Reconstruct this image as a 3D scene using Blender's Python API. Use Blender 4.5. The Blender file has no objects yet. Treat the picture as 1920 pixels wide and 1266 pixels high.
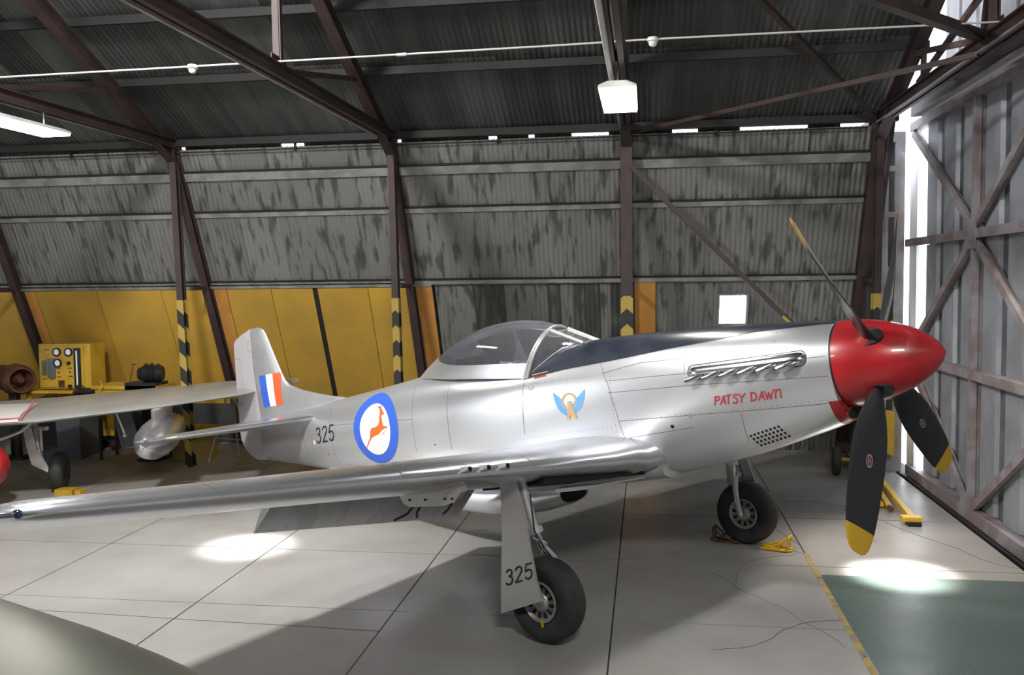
import bpy, bmesh, math, random
from mathutils import Vector, Matrix
from mathutils.geometry import tessellate_polygon
random.seed(7)
sc = bpy.context.scene
COL = sc.collection
PI = math.pi

# ---------------------------------------------------------------- camera, world, lights
cam_d = bpy.data.cameras.new('camera'); cam = bpy.data.objects.new('camera', cam_d); COL.objects.link(cam)
cF = Vector((-0.14686398, 0.98729727, -0.0606223)); cR = Vector((0.98915203, 0.14639894, -0.01206696)); cU = Vector((0.00303863, 0.06173688, 0.99808783))
cam.matrix_world = Matrix(((cR.x, cU.x, -cF.x, 0), (cR.y, cU.y, -cF.y, 0), (cR.z, cU.z, -cF.z, 2.9379), (0, 0, 0, 1)))
cam_d.sensor_width = 36; cam_d.sensor_fit = 'HORIZONTAL'; cam_d.lens = 1701.5 * 36 / 1920
cam_d.clip_start = .05; cam_d.clip_end = 300
sc.camera = cam

w = bpy.data.worlds.new('sky'); sc.world = w; w.use_nodes = True
wn = w.node_tree; bgn = wn.nodes['Background']; bgn.inputs[0].default_value = (.86, .92, 1, 1); bgn.inputs[1].default_value = 4.0
sc.view_settings.view_transform = 'Standard'; sc.view_settings.look = 'None'; sc.view_settings.gamma = 1
sc.view_settings.use_curve_mapping = False; sc.view_settings.exposure = 0.0

def area(name, loc, target, sx, sy, power, col=(1, 1, 1)):
    d = bpy.data.lights.new(name, 'AREA'); d.shape = 'RECTANGLE'; d.size = sx; d.size_y = sy; d.energy = power; d.color = col
    o = bpy.data.objects.new(name, d); COL.objects.link(o); o.location = loc
    o.rotation_euler = (Vector(target) - Vector(loc)).to_track_quat('-Z', 'Y').to_euler(); return o
def spot(name, loc, target, power, ang, blend=.6, col=(1, 1, 1), r=.1):
    d = bpy.data.lights.new(name, 'SPOT'); d.energy = power; d.spot_size = math.radians(ang); d.spot_blend = blend; d.color = col; d.shadow_soft_size = r
    o = bpy.data.objects.new(name, d); COL.objects.link(o); o.location = loc
    o.rotation_euler = (Vector(target) - Vector(loc)).to_track_quat('-Z', 'Y').to_euler(); return o
# daylight through the big doorway at the left end of the hangar
area('doorway_daylight', (-15.2, 5.2, 2.7), (-1, 9.2, 1.2), 1.2, 4.6, 115, (.93, .96, 1))
# strong lamp of the hangar hanging over the aisle, above and left of the photographer
area('aisle_lamp', (-5.1, 5.4, 7.3), (-4.2, 9.0, 0), .7, .7, 760, (1, .985, .96))
# unseen fill lights added behind the photographer
area('rear_fill', (1.5, -1.0, 7.2), (1, 8, 1), 2.0, 1.0, 430, (1, .97, .9))
area('rear_fill', (-9.5, 1.0, 7.0), (-9, 12, 1.5), 2.0, 1.0, 260, (1, .95, .85))
# unseen spots added to throw the pools of light on the floor
spot('added_pool_spot', (-4.46, 9.9, 6.6), (-4.46, 9.52, 0), 7500, 11, .85)
spot('added_pool_spot', (2.75, 10.2, 6.45), (2.5, 9.28, 0), 22000, 10.5, .9, (1, .96, .88))
spot('added_wide_spot', (3.3, 10.3, 6.2), (3.0, 9.95, 0), 2900, 36, 1.0, (1, .90, .80), .3)  # added wide spots that brighten the floor around the pools
spot('added_wide_spot', (-4.4, 9.6, 6.4), (-4.3, 9.4, 0), 650, 40, 1.0, (1, .98, .96), .4)
# daylight falling in past the open edge of the sliding door
area('door_gap_daylight', (4.6, 14.9, 2.8), (1.5, 10.0, 0), 1.0, 4.5, 90, (1, .97, .93))

# ---------------------------------------------------------------- materials
def newmat(name):
    m = bpy.data.materials.new(name); m.use_nodes = True; return m, m.node_tree.nodes, m.node_tree.links, m.node_tree.nodes['Principled BSDF']
def mat(name, col, rough=.5, metal=0, col2=None, scale=(1, 1, 1), nscale=3, lo=.4, hi=.6, bump=0, bscale=30, emis=0, rnd=0, rvar=0, spec=.5, coat=0, detail=5):
    m, N, L, b = newmat(name)
    b.inputs['Base Color'].default_value = (*col, 1); b.inputs['Roughness'].default_value = rough; b.inputs['Metallic'].default_value = metal
    b.inputs['Specular IOR Level'].default_value = spec; b.inputs['Coat Weight'].default_value = coat
    if emis: b.inputs['Emission Color'].default_value = (*col, 1); b.inputs['Emission Strength'].default_value = emis
    if col2 or bump or rnd or rvar:
        tc = N.new('ShaderNodeTexCoord'); mp = N.new('ShaderNodeMapping'); mp.inputs['Scale'].default_value = scale
        oi = N.new('ShaderNodeObjectInfo'); ad = N.new('ShaderNodeVectorMath'); ad.operation = 'MULTIPLY_ADD'
        L.new(tc.outputs['Object'], mp.inputs['Vector'])
        L.new(oi.outputs['Random'], ad.inputs[0]); ad.inputs[1].default_value = (37, 53, 91) if rnd else (0, 0, 0); L.new(mp.outputs[0], ad.inputs[2])
        vec = ad.outputs[0]; colout = None
        nz = N.new('ShaderNodeTexNoise'); nz.inputs['Scale'].default_value = nscale; nz.inputs['Detail'].default_value = detail; L.new(vec, nz.inputs['Vector'])
        if col2:
            rp = N.new('ShaderNodeMapRange'); rp.interpolation_type = 'SMOOTHSTEP'; rp.inputs['From Min'].default_value = lo; rp.inputs['From Max'].default_value = hi; L.new(nz.outputs['Fac'], rp.inputs['Value'])
            mx = N.new('ShaderNodeMix'); mx.data_type = 'RGBA'; mx.inputs[6].default_value = (*col, 1); mx.inputs[7].default_value = (*col2, 1)
            L.new(rp.outputs[0], mx.inputs[0]); colout = mx.outputs[2]
        if rnd:
            hs = N.new('ShaderNodeHueSaturation'); 
            if colout: L.new(colout, hs.inputs['Color'])
            else: hs.inputs['Color'].default_value = (*col, 1)
            mr = N.new('ShaderNodeMapRange'); mr.inputs['To Min'].default_value = 1 - rnd; mr.inputs['To Max'].default_value = 1 + rnd; L.new(oi.outputs['Random'], mr.inputs['Value'])
            L.new(mr.outputs[0], hs.inputs['Value']); colout = hs.outputs[0]
        if colout: L.new(colout, b.inputs['Base Color'])
        if rvar:
            mr = N.new('ShaderNodeMapRange'); mr.interpolation_type = 'SMOOTHSTEP'; mr.inputs['To Min'].default_value = rough - rvar; mr.inputs['To Max'].default_value = rough + rvar; mr.inputs['From Min'].default_value = .3; mr.inputs['From Max'].default_value = .7
            L.new(nz.outputs['Fac'], mr.inputs['Value']); L.new(mr.outputs[0], b.inputs['Roughness'])
        if bump:
            n2 = N.new('ShaderNodeTexNoise'); n2.inputs['Scale'].default_value = bscale; L.new(vec, n2.inputs['Vector'])
            bp = N.new('ShaderNodeBump'); bp.inputs['Strength'].default_value = bump; bp.inputs['Distance'].default_value = .02; L.new(n2.outputs['Fac'], bp.inputs['Height']); L.new(bp.outputs[0], b.inputs['Normal'])
    return m
M = {}
M['alu'] = mat('polished_aluminium', (.82, .83, .86), .28, .72, (.78, .79, .82), (1, .3, 1), 1.2, .15, .85, detail=1)
M['alu_wing'] = mat('wing_aluminium', (.76, .78, .83), .27, .9, (.70, .72, .77), (1, .3, 1), 1.0, .15, .85, detail=1)
M['silver_paint'] = mat('silver_paint', (.60, .60, .61), .36, .6, (.54, .54, .55), nscale=2)
M['oval_red'] = mat('oval_dull_red', (.13, .045, .045), .5)
M['oval_grey'] = mat('oval_dull_grey', (.27, .23, .22), .5)
M['fabric'] = mat('doped_fabric', (.52, .51, .53), .5, .2, (.60, .53, .57), nscale=3, lo=.45, hi=.62)
M['flap'] = mat('flap_aluminium', (.50, .50, .51), .42, .6, (.40, .40, .41), (1, 3, 1), 2, bump=.25, bscale=9)
M['chrome'] = mat('chrome', (.68, .69, .73), .2, 1)
M['silver_shaded'] = mat('shaded_silver_paint', (.40, .385, .37), .38, .45)  # silver paint darkened for the shade and dark reflections on the gear doors
M['steel'] = mat('dull_steel', (.50, .50, .50), .4, .7)
M['red'] = mat('red_gloss_paint', (.42, .016, .022), .30, 0, (.35, .014, .018), nscale=4, coat=.3)
M['black'] = mat('black_matt', (.012, .013, .016), .45)
M['antiglare'] = mat('antiglare_black', (.024, .030, .048), .28, .1, (.04, .046, .065), nscale=4, coat=.4)
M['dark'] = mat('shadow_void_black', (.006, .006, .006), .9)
M['blade'] = mat('blade_black', (.012, .013, .016), .42)
M['yellow_tip'] = mat('yellow_tip_paint', (.55, .33, .015), .45)
M['rubber'] = mat('tyre_rubber', (.02, .02, .022), .75, 0, (.035, .034, .033), nscale=5, bump=.15, bscale=60)
M['hub'] = mat('wheel_hub_silver', (.45, .45, .45), .4, .6)
M['blue_paint'] = mat('roundel_blue', (.045, .14, .68), .4)
M['white_paint'] = mat('roundel_white', (.85, .85, .86), .45)
M['orange'] = mat('springbok_orange', (.80, .16, .035), .45)
M['flagred'] = mat('flag_orange_red', (.78, .13, .04), .45)
M['wingblue'] = mat('emblem_blue', (.16, .42, .85), .45)
M['gold'] = mat('emblem_gold', (.62, .42, .22), .45)
M['redpaint'] = mat('red_brush_paint', (.42, .03, .045), .5)
M['seam'] = mat('panel_seam', (.16, .16, .165), .7, .3)
M['navlens'] = mat('nav_lens', (.01, .03, .08), .1, coat=1)
M['yellow'] = mat('yellow_enamel', (.55, .34, .03), .45, 0, (.40, .24, .025), nscale=3, lo=.4, hi=.75)
M['yellow_chock'] = mat('chock_yellow', (.75, .45, .02), .4)
M['yellow_wall'] = mat('yellow_board_paint', (.50, .29, .035), .7, 0, (.40, .25, .04), nscale=1.3, lo=.35, hi=.7, bump=.1, bscale=6, rnd=.08)
M['orange_wall'] = mat('orange_board_paint', (.53, .24, .055), .7, 0, (.43, .20, .04), nscale=2, rnd=.05)
M['steel_brown'] = mat('red_oxide_steel', (.052, .030, .029), .6, 0, (.036, .024, .024), nscale=3)
M['steel_dark'] = mat('dark_purlin_steel', (.013, .013, .013), .7)
M['steel_grey'] = mat('grey_painted_steel', (.30, .29, .30), .55, 0, (.22, .20, .20), nscale=3)
M['girt'] = mat('girt_grey_paint', (.26, .26, .25), .6, 0, (.18, .18, .17), (1, 1, 1), 4)
M['wall_sheet'] = mat('weathered_corrugated_paint', (.185, .185, .172), .6, .15, (.068, .071, .063), (7, 1.6, 1), 1.3, .50, .66, rnd=.13, detail=7)
M['wall_sheet_dark'] = mat('bare_corrugated_dark', (.055, .06, .055), .6, .2, (.11, .115, .105), (10, 1.6, 1), 1.2, .5, .66, rnd=.12)
M['roof_sheet'] = mat('roof_corrugated', (.085, .090, .085), .55, .3, (.06, .065, .062), (4, .3, 1), 1.2, rnd=.5)
M['gable_sheet'] = mat('gable_sheet_white', (.17, .17, .185), .5, .1, (.13, .11, .115), (2, 2, 1), 1.5, rnd=.15)
M['door_panel'] = mat('door_panel_grey', (.33, .345, .38), .5, .1, (.26, .27, .30), (1, 1, 1), 2, rnd=.05)
M['door_recess'] = mat('door_recess_grey', (.15, .16, .18), .55, .1, (.10, .105, .12), nscale=3)
M['door_steel'] = mat('door_frame_paint', (.30, .28, .30), .55, 0, (.22, .17, .17), nscale=3)
M['base_wall'] = mat('slate_base_paint', (.075, .082, .09), .7)
M['white_fix'] = mat('fixture_white', (.7, .7, .68), .5)
M['cable'] = mat('pale_cable', (.55, .52, .52), .5)
M['lamp'] = mat('lamp_glow', (1, .99, .93), .5, emis=14)
M['brown'] = mat('brown_engine_paint', (.13, .05, .03), .5, .1, (.07, .03, .02), nscale=6)
M['pale_steel'] = mat('pale_leg_paint', (.38, .36, .30), .5)
M['ply'] = mat('pale_yellow_box', (.38, .27, .06), .6, 0, (.30, .21, .05), nscale=3)
M['jet_skin'] = mat('jet_silver_skin', (.50, .50, .49), .4, .5, (.44, .44, .43), nscale=1.5)
M['jet_white'] = mat('jet_pale_panel', (.62, .60, .58), .5, .1)
M['pink'] = mat('pink_line_paint', (.55, .12, .14), .5)
M['fg_skin'] = mat('green_grey_wing_skin', (.19, .185, .15), .32, .35, (.16, .16, .13), nscale=1)
M['outside'] = mat('outside_concrete', (.6, .6, .58), .8)
M['grey_dial'] = mat('meter_face_grey', (.10, .12, .12), .3)
def glassmat():
    m, N, L, b = newmat('canopy_perspex'); N.remove(b)
    t = N.new('ShaderNodeBsdfTransparent'); t.inputs[0].default_value = (.86, .87, .90, 1); g = N.new('ShaderNodeBsdfGlossy'); g.inputs['Roughness'].default_value = .04; g.inputs[0].default_value = (.9, .93, 1, 1)
    f = N.new('ShaderNodeFresnel'); f.inputs[0].default_value = 1.6; mx = N.new('ShaderNodeMixShader')
    L.new(f.outputs[0], mx.inputs[0]); L.new(t.outputs[0], mx.inputs[1]); L.new(g.outputs[0], mx.inputs[2]); df = N.new('ShaderNodeBsdfDiffuse'); df.inputs[0].default_value = (.42, .43, .46, 1); m3 = N.new('ShaderNodeMixShader'); m3.inputs[0].default_value = .17
    L.new(mx.outputs[0], m3.inputs[1]); L.new(df.outputs[0], m3.inputs[2]); L.new(m3.outputs[0], N['Material Output'].inputs[0]); return m
M['glass'] = glassmat()
def stripes(name, k):
    m, N, L, b = newmat(name); b.inputs['Roughness'].default_value = .6
    tc = N.new('ShaderNodeTexCoord'); sp = N.new('ShaderNodeSeparateXYZ'); L.new(tc.outputs['Object'], sp.inputs[0])
    ab = N.new('ShaderNodeMath'); ab.operation = 'ABSOLUTE' if k < 0 else 'MULTIPLY'; ab.inputs[1].default_value = 1; L.new(sp.outputs[0], ab.inputs[0])
    ma = N.new('ShaderNodeMath'); ma.operation = 'MULTIPLY_ADD'; L.new(ab.outputs[0], ma.inputs[0]); ma.inputs[1].default_value = abs(k); L.new(sp.outputs[2], ma.inputs[2])
    mu = N.new('ShaderNodeMath'); mu.operation = 'MULTIPLY'; L.new(ma.outputs[0], mu.inputs[0]); mu.inputs[1].default_value = 1 / .46
    fr = N.new('ShaderNodeMath'); fr.operation = 'FRACT'; L.new(mu.outputs[0], fr.inputs[0])
    gt = N.new('ShaderNodeMath'); gt.operation = 'GREATER_THAN'; L.new(fr.outputs[0], gt.inputs[0]); gt.inputs[1].default_value = .5
    mx = N.new('ShaderNodeMix'); mx.data_type = 'RGBA'; mx.inputs[6].default_value = (.02, .018, .018, 1); mx.inputs[7].default_value = (.36, .26, .05, 1)
    L.new(gt.outputs[0], mx.inputs[0]); L.new(mx.outputs[2], b.inputs['Base Color']); return m
M['hazard'] = stripes('hazard_stripes', .9)
M['chevron'] = stripes('hazard_chevrons', -.9)
def floormat(name, c1, c2, c3, rough):
    m, N, L, b = newmat(name)
    tc = N.new('ShaderNodeTexCoord')
    def noise(s, d, lo, hi):
        n = N.new('ShaderNodeTexNoise'); n.inputs['Scale'].default_value = s; n.inputs['Detail'].default_value = d; L.new(tc.outputs['Object'], n.inputs['Vector'])
        r = N.new('ShaderNodeMapRange'); r.interpolation_type = 'SMOOTHSTEP'; r.inputs['From Min'].default_value = lo; r.inputs['From Max'].default_value = hi; L.new(n.outputs['Fac'], r.inputs['Value']); return r.outputs[0], n
    a, n1 = noise(.7, 3, .22, .80); c, n2 = noise(1.6, 2, .42, .95); d, n3 = noise(14, 3, .3, .7)
    m1 = N.new('ShaderNodeMix'); m1.data_type = 'RGBA'; m1.inputs[6].default_value = (*c1, 1); m1.inputs[7].default_value = (*c2, 1); L.new(a, m1.inputs[0])
    m2 = N.new('ShaderNodeMix'); m2.data_type = 'RGBA'; L.new(m1.outputs[2], m2.inputs[6]); m2.inputs[7].default_value = (*c3, 1)
    ml = N.new('ShaderNodeMath'); ml.operation = 'MULTIPLY'; L.new(c, ml.inputs[0]); ml.inputs[1].default_value = .45; L.new(ml.outputs[0], m2.inputs[0])
    L.new(m2.outputs[2], b.inputs['Base Color'])
    mr = N.new('ShaderNodeMapRange'); mr.inputs['To Min'].default_value = rough - .08; mr.inputs['To Max'].default_value = rough + .1; L.new(a, mr.inputs['Value']); L.new(mr.outputs[0], b.inputs['Roughness'])
    bp = N.new('ShaderNodeBump'); bp.inputs['Strength'].default_value = .06; bp.inputs['Distance'].default_value = .01; L.new(d, bp.inputs['Height']); L.new(bp.outputs[0], b.inputs['Normal'])
    return m
M['floor'] = floormat('painted_concrete_floor', (.37, .365, .355), (.29, .28, .265), (.20, .165, .135), .34)
M['floor_green'] = floormat('green_painted_floor', (.105, .145, .13), (.08, .115, .115), (.12, .11, .09), .32)
M['joint'] = mat('floor_joint_dark', (.07, .065, .06), .9)
M['yline'] = mat('worn_yellow_line', (.42, .30, .07), .6, 0, (.25, .21, .15), nscale=6)
M['crack'] = mat('concrete_crack', (.17, .14, .11), .9)

# ---------------------------------------------------------------- mesh helpers
class B:
    def __init__(s): s.v = []; s.f = []
    def add(s, vs, fs):
        n = len(s.v); s.v += [tuple(p) for p in vs]; s.f += [tuple(i + n for i in f) for f in fs]; return s
    def box(s, a, b):
        (x0, y0, z0), (x1, y1, z1) = a, b
        return s.add([(x0, y0, z0), (x1, y0, z0), (x1, y1, z0), (x0, y1, z0), (x0, y0, z1), (x1, y0, z1), (x1, y1, z1), (x0, y1, z1)],
                     [(0, 3, 2, 1), (4, 5, 6, 7), (0, 1, 5, 4), (1, 2, 6, 5), (2, 3, 7, 6), (3, 0, 4, 7)])
    def bar(s, p, q, w, h, up=(0, 0, 1)):
        p, q = Vector(p), Vector(q); d = (q - p).normalized(); u = Vector(up); x = d.cross(u).normalized(); y = x.cross(d).normalized()
        vs = [e + x * sx * w / 2 + y * sy * h / 2 for e in (p, q) for sx, sy in ((-1, -1), (1, -1), (1, 1), (-1, 1))]
        return s.add(vs, [(0, 1, 2, 3), (7, 6, 5, 4), (0, 4, 5, 1), (1, 5, 6, 2), (2, 6, 7, 3), (3, 7, 4, 0)])
    def cyl(s, p, q, r, r2=None, n=12):
        p, q = Vector(p), Vector(q); r2 = r if r2 is None else r2; d = (q - p).normalized()
        x = d.orthogonal().normalized(); y = d.cross(x)
        vs = [e + (x * math.cos(t) + y * math.sin(t)) * rr for e, rr in ((p, r), (q, r2)) for t in [2 * PI * i / n for i in range(n)]]
        return s.add(vs, [(i, (i + 1) % n, n + (i + 1) % n, n + i) for i in range(n)] + [tuple(range(n - 1, -1, -1)), tuple(range(n, 2 * n))])
    def tube(s, pts, r, n=8):
        P = [Vector(p) for p in pts]; rings = []; x = None
        for i, p in enumerate(P):
            d = (P[min(i + 1, len(P) - 1)] - P[max(i - 1, 0)]).normalized()
            x = d.orthogonal().normalized() if x is None else (x - d * x.dot(d)).normalized(); y = d.cross(x)
            rr = r[i] if isinstance(r, (list, tuple)) else r
            rings.append([p + (x * math.cos(t) + y * math.sin(t)) * rr for t in [2 * PI * k / n for k in range(n)]])
        return s.loft(rings)
    def loft(s, rings, caps=True, closed=True, loop=False):
        n = len(rings[0]); vs = [p for r in rings for p in r]; fs = []; m = len(rings)
        for i in range(m if loop else m - 1):
            a, b = i * n, ((i + 1) % m) * n
            for k in range(n if closed else n - 1): fs.append((a + k, a + (k + 1) % n, b + (k + 1) % n, b + k))
        if caps and closed and not loop: fs += [tuple(range(n - 1, -1, -1)), tuple(range((m - 1) * n, m * n))]
        return s.add(vs, fs)
    def lathe(s, o, ax, prof, n=32):
        o = Vector(o); d = Vector(ax).normalized(); x = d.orthogonal().normalized(); y = d.cross(x)
        return s.loft([[o + d * h + (x * math.cos(t) + y * math.sin(t)) * r for t in [2 * PI * k / n for k in range(n)]] for h, r in prof])
    def prism(s, poly, z0, z1, fn=lambda x, y, z: (x, y, z)):
        n = len(poly); vs = [fn(x, y, z0) for x, y in poly] + [fn(x, y, z1) for x, y in poly]
        return s.add(vs, [tuple(range(n - 1, -1, -1)), tuple(range(n, 2 * n))] + [(i, (i + 1) % n, n + (i + 1) % n, n + i) for i in range(n)])
    def mesh(s, name, m, smooth=None):
        me = bpy.data.meshes.new(name); me.from_pydata(s.v, [], s.f); me.materials.append(M[m]); 
        bm = bmesh.new(); bm.from_mesh(me); bmesh.ops.recalc_face_normals(bm, faces=bm.faces); bm.to_mesh(me); bm.free()
        if smooth is not None:
            me.polygons.foreach_set('use_smooth', [True] * len(me.polygons)); me.set_sharp_from_angle(angle=math.radians(smooth))
        return me
    def obj(s, name, m, parent=None, smooth=None, loc=None):
        return link(name, s.mesh(name, m, smooth), parent, loc)
def link(name, me, parent=None, loc=None):
    o = bpy.data.objects.new(name, me); COL.objects.link(o)
    if parent is not None: o.parent = parent
    if loc is not None: o.location = loc
    return o
def tag(o, label=None, cat=None, group=None, kind=None):
    if label: o['label'] = label
    if cat: o['category'] = cat
    if group: o['group'] = group
    if kind: o['kind'] = kind
    return o
def empty(name, loc, label, cat, group=None):
    o = bpy.data.objects.new(name, None); COL.objects.link(o); o.location = loc; o.empty_display_size = .2
    return tag(o, label, cat, group)
def struct(o): o['kind'] = 'structure'; return o
def shift(b, off):   # express world-space geometry in the parent's local space
    b.v = [(x - off[0], y - off[1], z - off[2]) for x, y, z in b.v]; return b
class P:  # parts of a thing whose geometry is written in world space
    def __init__(s, name, loc, label, cat, group=None): s.o = empty(name, loc, label, cat, group); s.l = loc
    def part(s, name, b, m, smooth=None, parent=None, label=None):
        o = shift(b, s.l).obj(name, m, parent or s.o, smooth)
        if label: o['label'] = label
        return o

# ---------------------------------------------------------------- hangar shell
HE, YE, YB = 5.2, 13.6, 16.0            # eave height, eave depth, depth of the wall's foot
TN = (YB - YE) / HE                      # the side wall leans in
RS = .466                                # roof slope
FRX = [-14.49, -10.94, -7.39, -3.84, -.29, 3.26]
def W(x, z, off=0): return (x, YB - TN * z - off, z)          # a point on the leaning wall, off metres inside
def R(x, y, off=0): return (x, y, HE + RS * (YE - y) - off)   # a point on the roof plane

# floor: cast slabs with recessed joints
floor = B().box((-20, -16, -.2), (4.05, 17, -.03)).obj('floor', 'joint'); struct(floor)
xs = [-19.5, -17.6, -15.7, -13.75, -11.85, -9.95, -8.03, -6.09, -4.15, -2.25, -.30, 1.67, 3.72]
ys = [-15, -9, -3.6, -1.7, .15, 2.05, 3.95, 5.85, 7.75, 9.47, 11.4, 13.3, 15.2, 17]
g = .007
for i in range(len(xs) - 1):
    for j in range(len(ys) - 1):
        x0, x1, y0, y1 = xs[i], xs[i + 1], ys[j], ys[j + 1]
        a = random.uniform(-.0008, .0008)
        B().box((x0 + g, y0 + g, -.03), (x1 - g, y1 - g, a)).obj('concrete_slab', 'floor', floor)
# green painted area, yellow line and floor cracks, thin on the slabs
struct(B().box((1.70, 2.0, .0005), (3.74, 9.20, .003)).obj('trim_1', 'floor_green'))['label'] = 'green painted floor area inside the sliding door'
yl = B()
for y0, y1, x in ((4.0, 7.2, 1.665), (7.22, 8.3, 1.67), (8.32, 9.1, 1.675), (9.12, 9.9, 1.68)):
    yl.box((x - .028, y0, .001), (x + .022, y1, .0045))
struct(yl.obj('trim_2', 'yline'))['label'] = 'worn yellow line painted along the floor joint'
def crack(pts, w=.012):
    b = B()
    for (x0, y0), (x1, y1) in zip(pts[:-1], pts[1:]): b.bar((x0, y0, .0022), (x1, y1, .0022), w, .002)
    return b
cr = crack([(-6.2, 7.42), (-5.0, 7.38), (-3.9, 7.33), (-2.9, 7.3), (-2.24, 7.27)], .010)
rr = random.Random(3)
def wander(x, y, ang, n, st, w=.01):
    w *= .55
    p = [(x, y)]
    for _ in range(n): ang += rr.uniform(-.32, .32); x += math.cos(ang) * st; y += math.sin(ang) * st; p.append((x, y))
    c = crack(p, w); cr.v_off = len(cr.v); cr.add(c.v, c.f)
wander(1.67, 10.2, 2.0, 14, .16); wander(1.66, 9.9, 2.3, 10, .14); wander(1.6, 9.9, -2.4, 12, .12, .008); wander(3.7, 9.6, 2.2, 26, .19, .008); wander(.6, 9.2, -1.2, 16, .13, .007)
wander(.5, 7.2, .2, 12, .12, .007); wander(-1.9, 9.5, 0, 14, .14, .007)
struct(tag(cr.obj('trim_3', 'crack'), 'hairline cracks in the concrete', kind='structure'))
# ground outside, past the doors
struct(B().box((4.06, -20, -.25), (40, 60, -.04)).obj('floor_outside', 'outside'))

# leaning side wall
def corr(x0, x1, depth=.009, pitch=.076, n=4):
    out = []; k = int(round((x1 - x0) / pitch * n))
    for i in range(k + 1):
        x = x0 + (x1 - x0) * i / k; out.append((x, depth * math.sin(2 * PI * x / pitch)))
    return out
wall = B()
def wslab(x0, x1, z0, z1, o0=-.06, o1=-.10): 
    wall.add([W(x0, z0, o0), W(x1, z0, o0), W(x1, z1, o0), W(x0, z1, o0), W(x0, z0, o1), W(x1, z0, o1), W(x1, z1, o1), W(x0, z1, o1)],
             [(0, 3, 2, 1), (4, 5, 6, 7), (0, 1, 5, 4), (1, 2, 6, 5), (2, 3, 7, 6), (3, 0, 4, 7)])
WX0, WX1, WZ0, WZ1 = 1.15, 1.57, 2.23, 2.69
TOPZ = 5.097
wslab(-17, WX0, -.02, TOPZ); wslab(WX1, 3.5, -.02, TOPZ); wslab(WX0, WX1, -.02, WZ0); wslab(WX0, WX1, WZ1, TOPZ)
gaps = [(-7.33, -7.26), (-5.66, -5.28), (-3.78, -3.72), (-2.36, -2.2), (-1.75, -1.66), (-1.1, -.55), (.38, .75), (1.35, 2.3), (2.75, 3.14)]
xx = -17
for a, b_ in gaps + [(3.5, 3.5)]:
    if a > xx: wslab(xx, a, TOPZ, 5.26)
    xx = b_
wallo = struct(wall.obj('wall_back', 'wall_sheet_dark'))
def sheet(name, x0, x1, z0, z1, m, off=0, parent=wallo, pf=W):
    pts = corr(0, x1 - x0); o = Vector(pf(x0, z0, off)); t = (Vector(pf(x0, z1, off)) - o); ln = t.length; t.normalize()
    nrm = Vector((1, 0, 0)).cross(t).normalized()
    vs = [(x, 0, dz) for x, dz in pts] + [(x, ln, dz) for x, dz in pts]; n = len(pts)
    fs = [(i, i + 1, n + i + 1, n + i) for i in range(n - 1)]
    me = bpy.data.meshes.new(name); me.from_pydata(vs, [], fs); me.materials.append(M[m]); me.polygons.foreach_set('use_smooth', [True] * len(fs))
    ob = link(name, me, parent)
    ob.matrix_local = Matrix(((1, t.x, nrm.x, o.x), (0, t.y, nrm.y, o.y), (0, t.z, nrm.z, o.z), (0, 0, 0, 1)))
    return ob
x = -14.8; cols = []
while x < 3.44:
    cols.append((x, min(x + .70, 3.45))); x += .684
for k, (a, b_) in enumerate(cols):
    j = lambda: random.uniform(-.006, .006)
    sheet('corrugated_sheet', a, b_, 4.70, TOPZ, 'wall_sheet', .004 + j())
    sheet('corrugated_sheet', a, b_, 4.12, 4.74, 'wall_sheet', .012 + j())
    sheet('corrugated_sheet', a, b_, 2.90, 4.16, 'wall_sheet', .020 + j())
    if b_ < -10.9 : sheet('corrugated_sheet', a, b_, .0, 2.95, 'wall_sheet', j())
low = [(-3.46, -3.15, 0), (-3.15, -2.82, 0), (-2.82, -2.30, 1), (-2.30, -1.60, 0), (-1.60, -1.38, 1), (-1.38, -1.18, 0), (-1.18, -.74, 1), (-.74, -.58, 0), (-.58, -.28, 1),
       (-.28, .15, 0), (.15, .48, 0), (.48, 1.15, 0), (1.57, 2.25, 0), (2.25, 2.9, 0), (2.9, 3.45, 0)]
for a, b_, d in low: sheet('corrugated_sheet', a, b_, 0, 2.95, 'wall_sheet_dark' if d else 'wall_sheet', random.uniform(-.004, .006))
sheet('corrugated_sheet', WX0, WX1, 0, WZ0, 'wall_sheet', .0); sheet('corrugated_sheet', WX0, WX1, WZ1, 2.95, 'wall_sheet', .0)
# yellow painted boards on the lower wall
def board(x0, x1, z0, z1, m, off=.05, th=.02, x0b=None, x1b=None, name='wall_board'):
    x0b = x0 if x0b is None else x0b; x1b = x1 if x1b is None else x1b
    b = B().add([W(x0b, z0, off), W(x1b, z0, off), W(x1, z1, off), W(x0, z1, off), W(x0b, z0, off - th), W(x1b, z0, off - th), W(x1, z1, off - th), W(x0, z1, off - th)],
                [(0, 3, 2, 1), (4, 5, 6, 7), (0, 1, 5, 4), (1, 2, 6, 5), (2, 3, 7, 6), (3, 0, 4, 7)])
    return b.obj(name, m, wallo)
for x0, x1, m in ((-14.6, -12.85, 'yellow_wall'), (-12.83, -10.98, 'yellow_wall'), (-10.90, -10.68, 'orange_wall'), (-10.67, -9.5, 'yellow_wall'), (-9.49, -8.3, 'yellow_wall'), (-8.29, -7.45, 'yellow_wall'),
                  (-7.33, -7.10, 'orange_wall'), (-7.09, -6.3, 'yellow_wall'), (-6.29, -5.56, 'yellow_wall'), (-5.47, -4.6, 'yellow_wall'), (-4.59, -3.92, 'yellow_wall'), (-3.80, -3.50, 'orange_wall'), (-.19, .14, 'orange_wall')):
    board(x0, x1, .78 if x0 < -3 else .3, 2.88 if x0 < -3.6 else 2.99, m, .05 if m == 'yellow_wall' else .056)
board(-5.555, -5.475, .3, 2.93, 'steel_dark', .03, name='wall_batten')
board(-14.6, -3.5, 2.885, 2.93, 'girt', .07, name='wall_batten')
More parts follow.
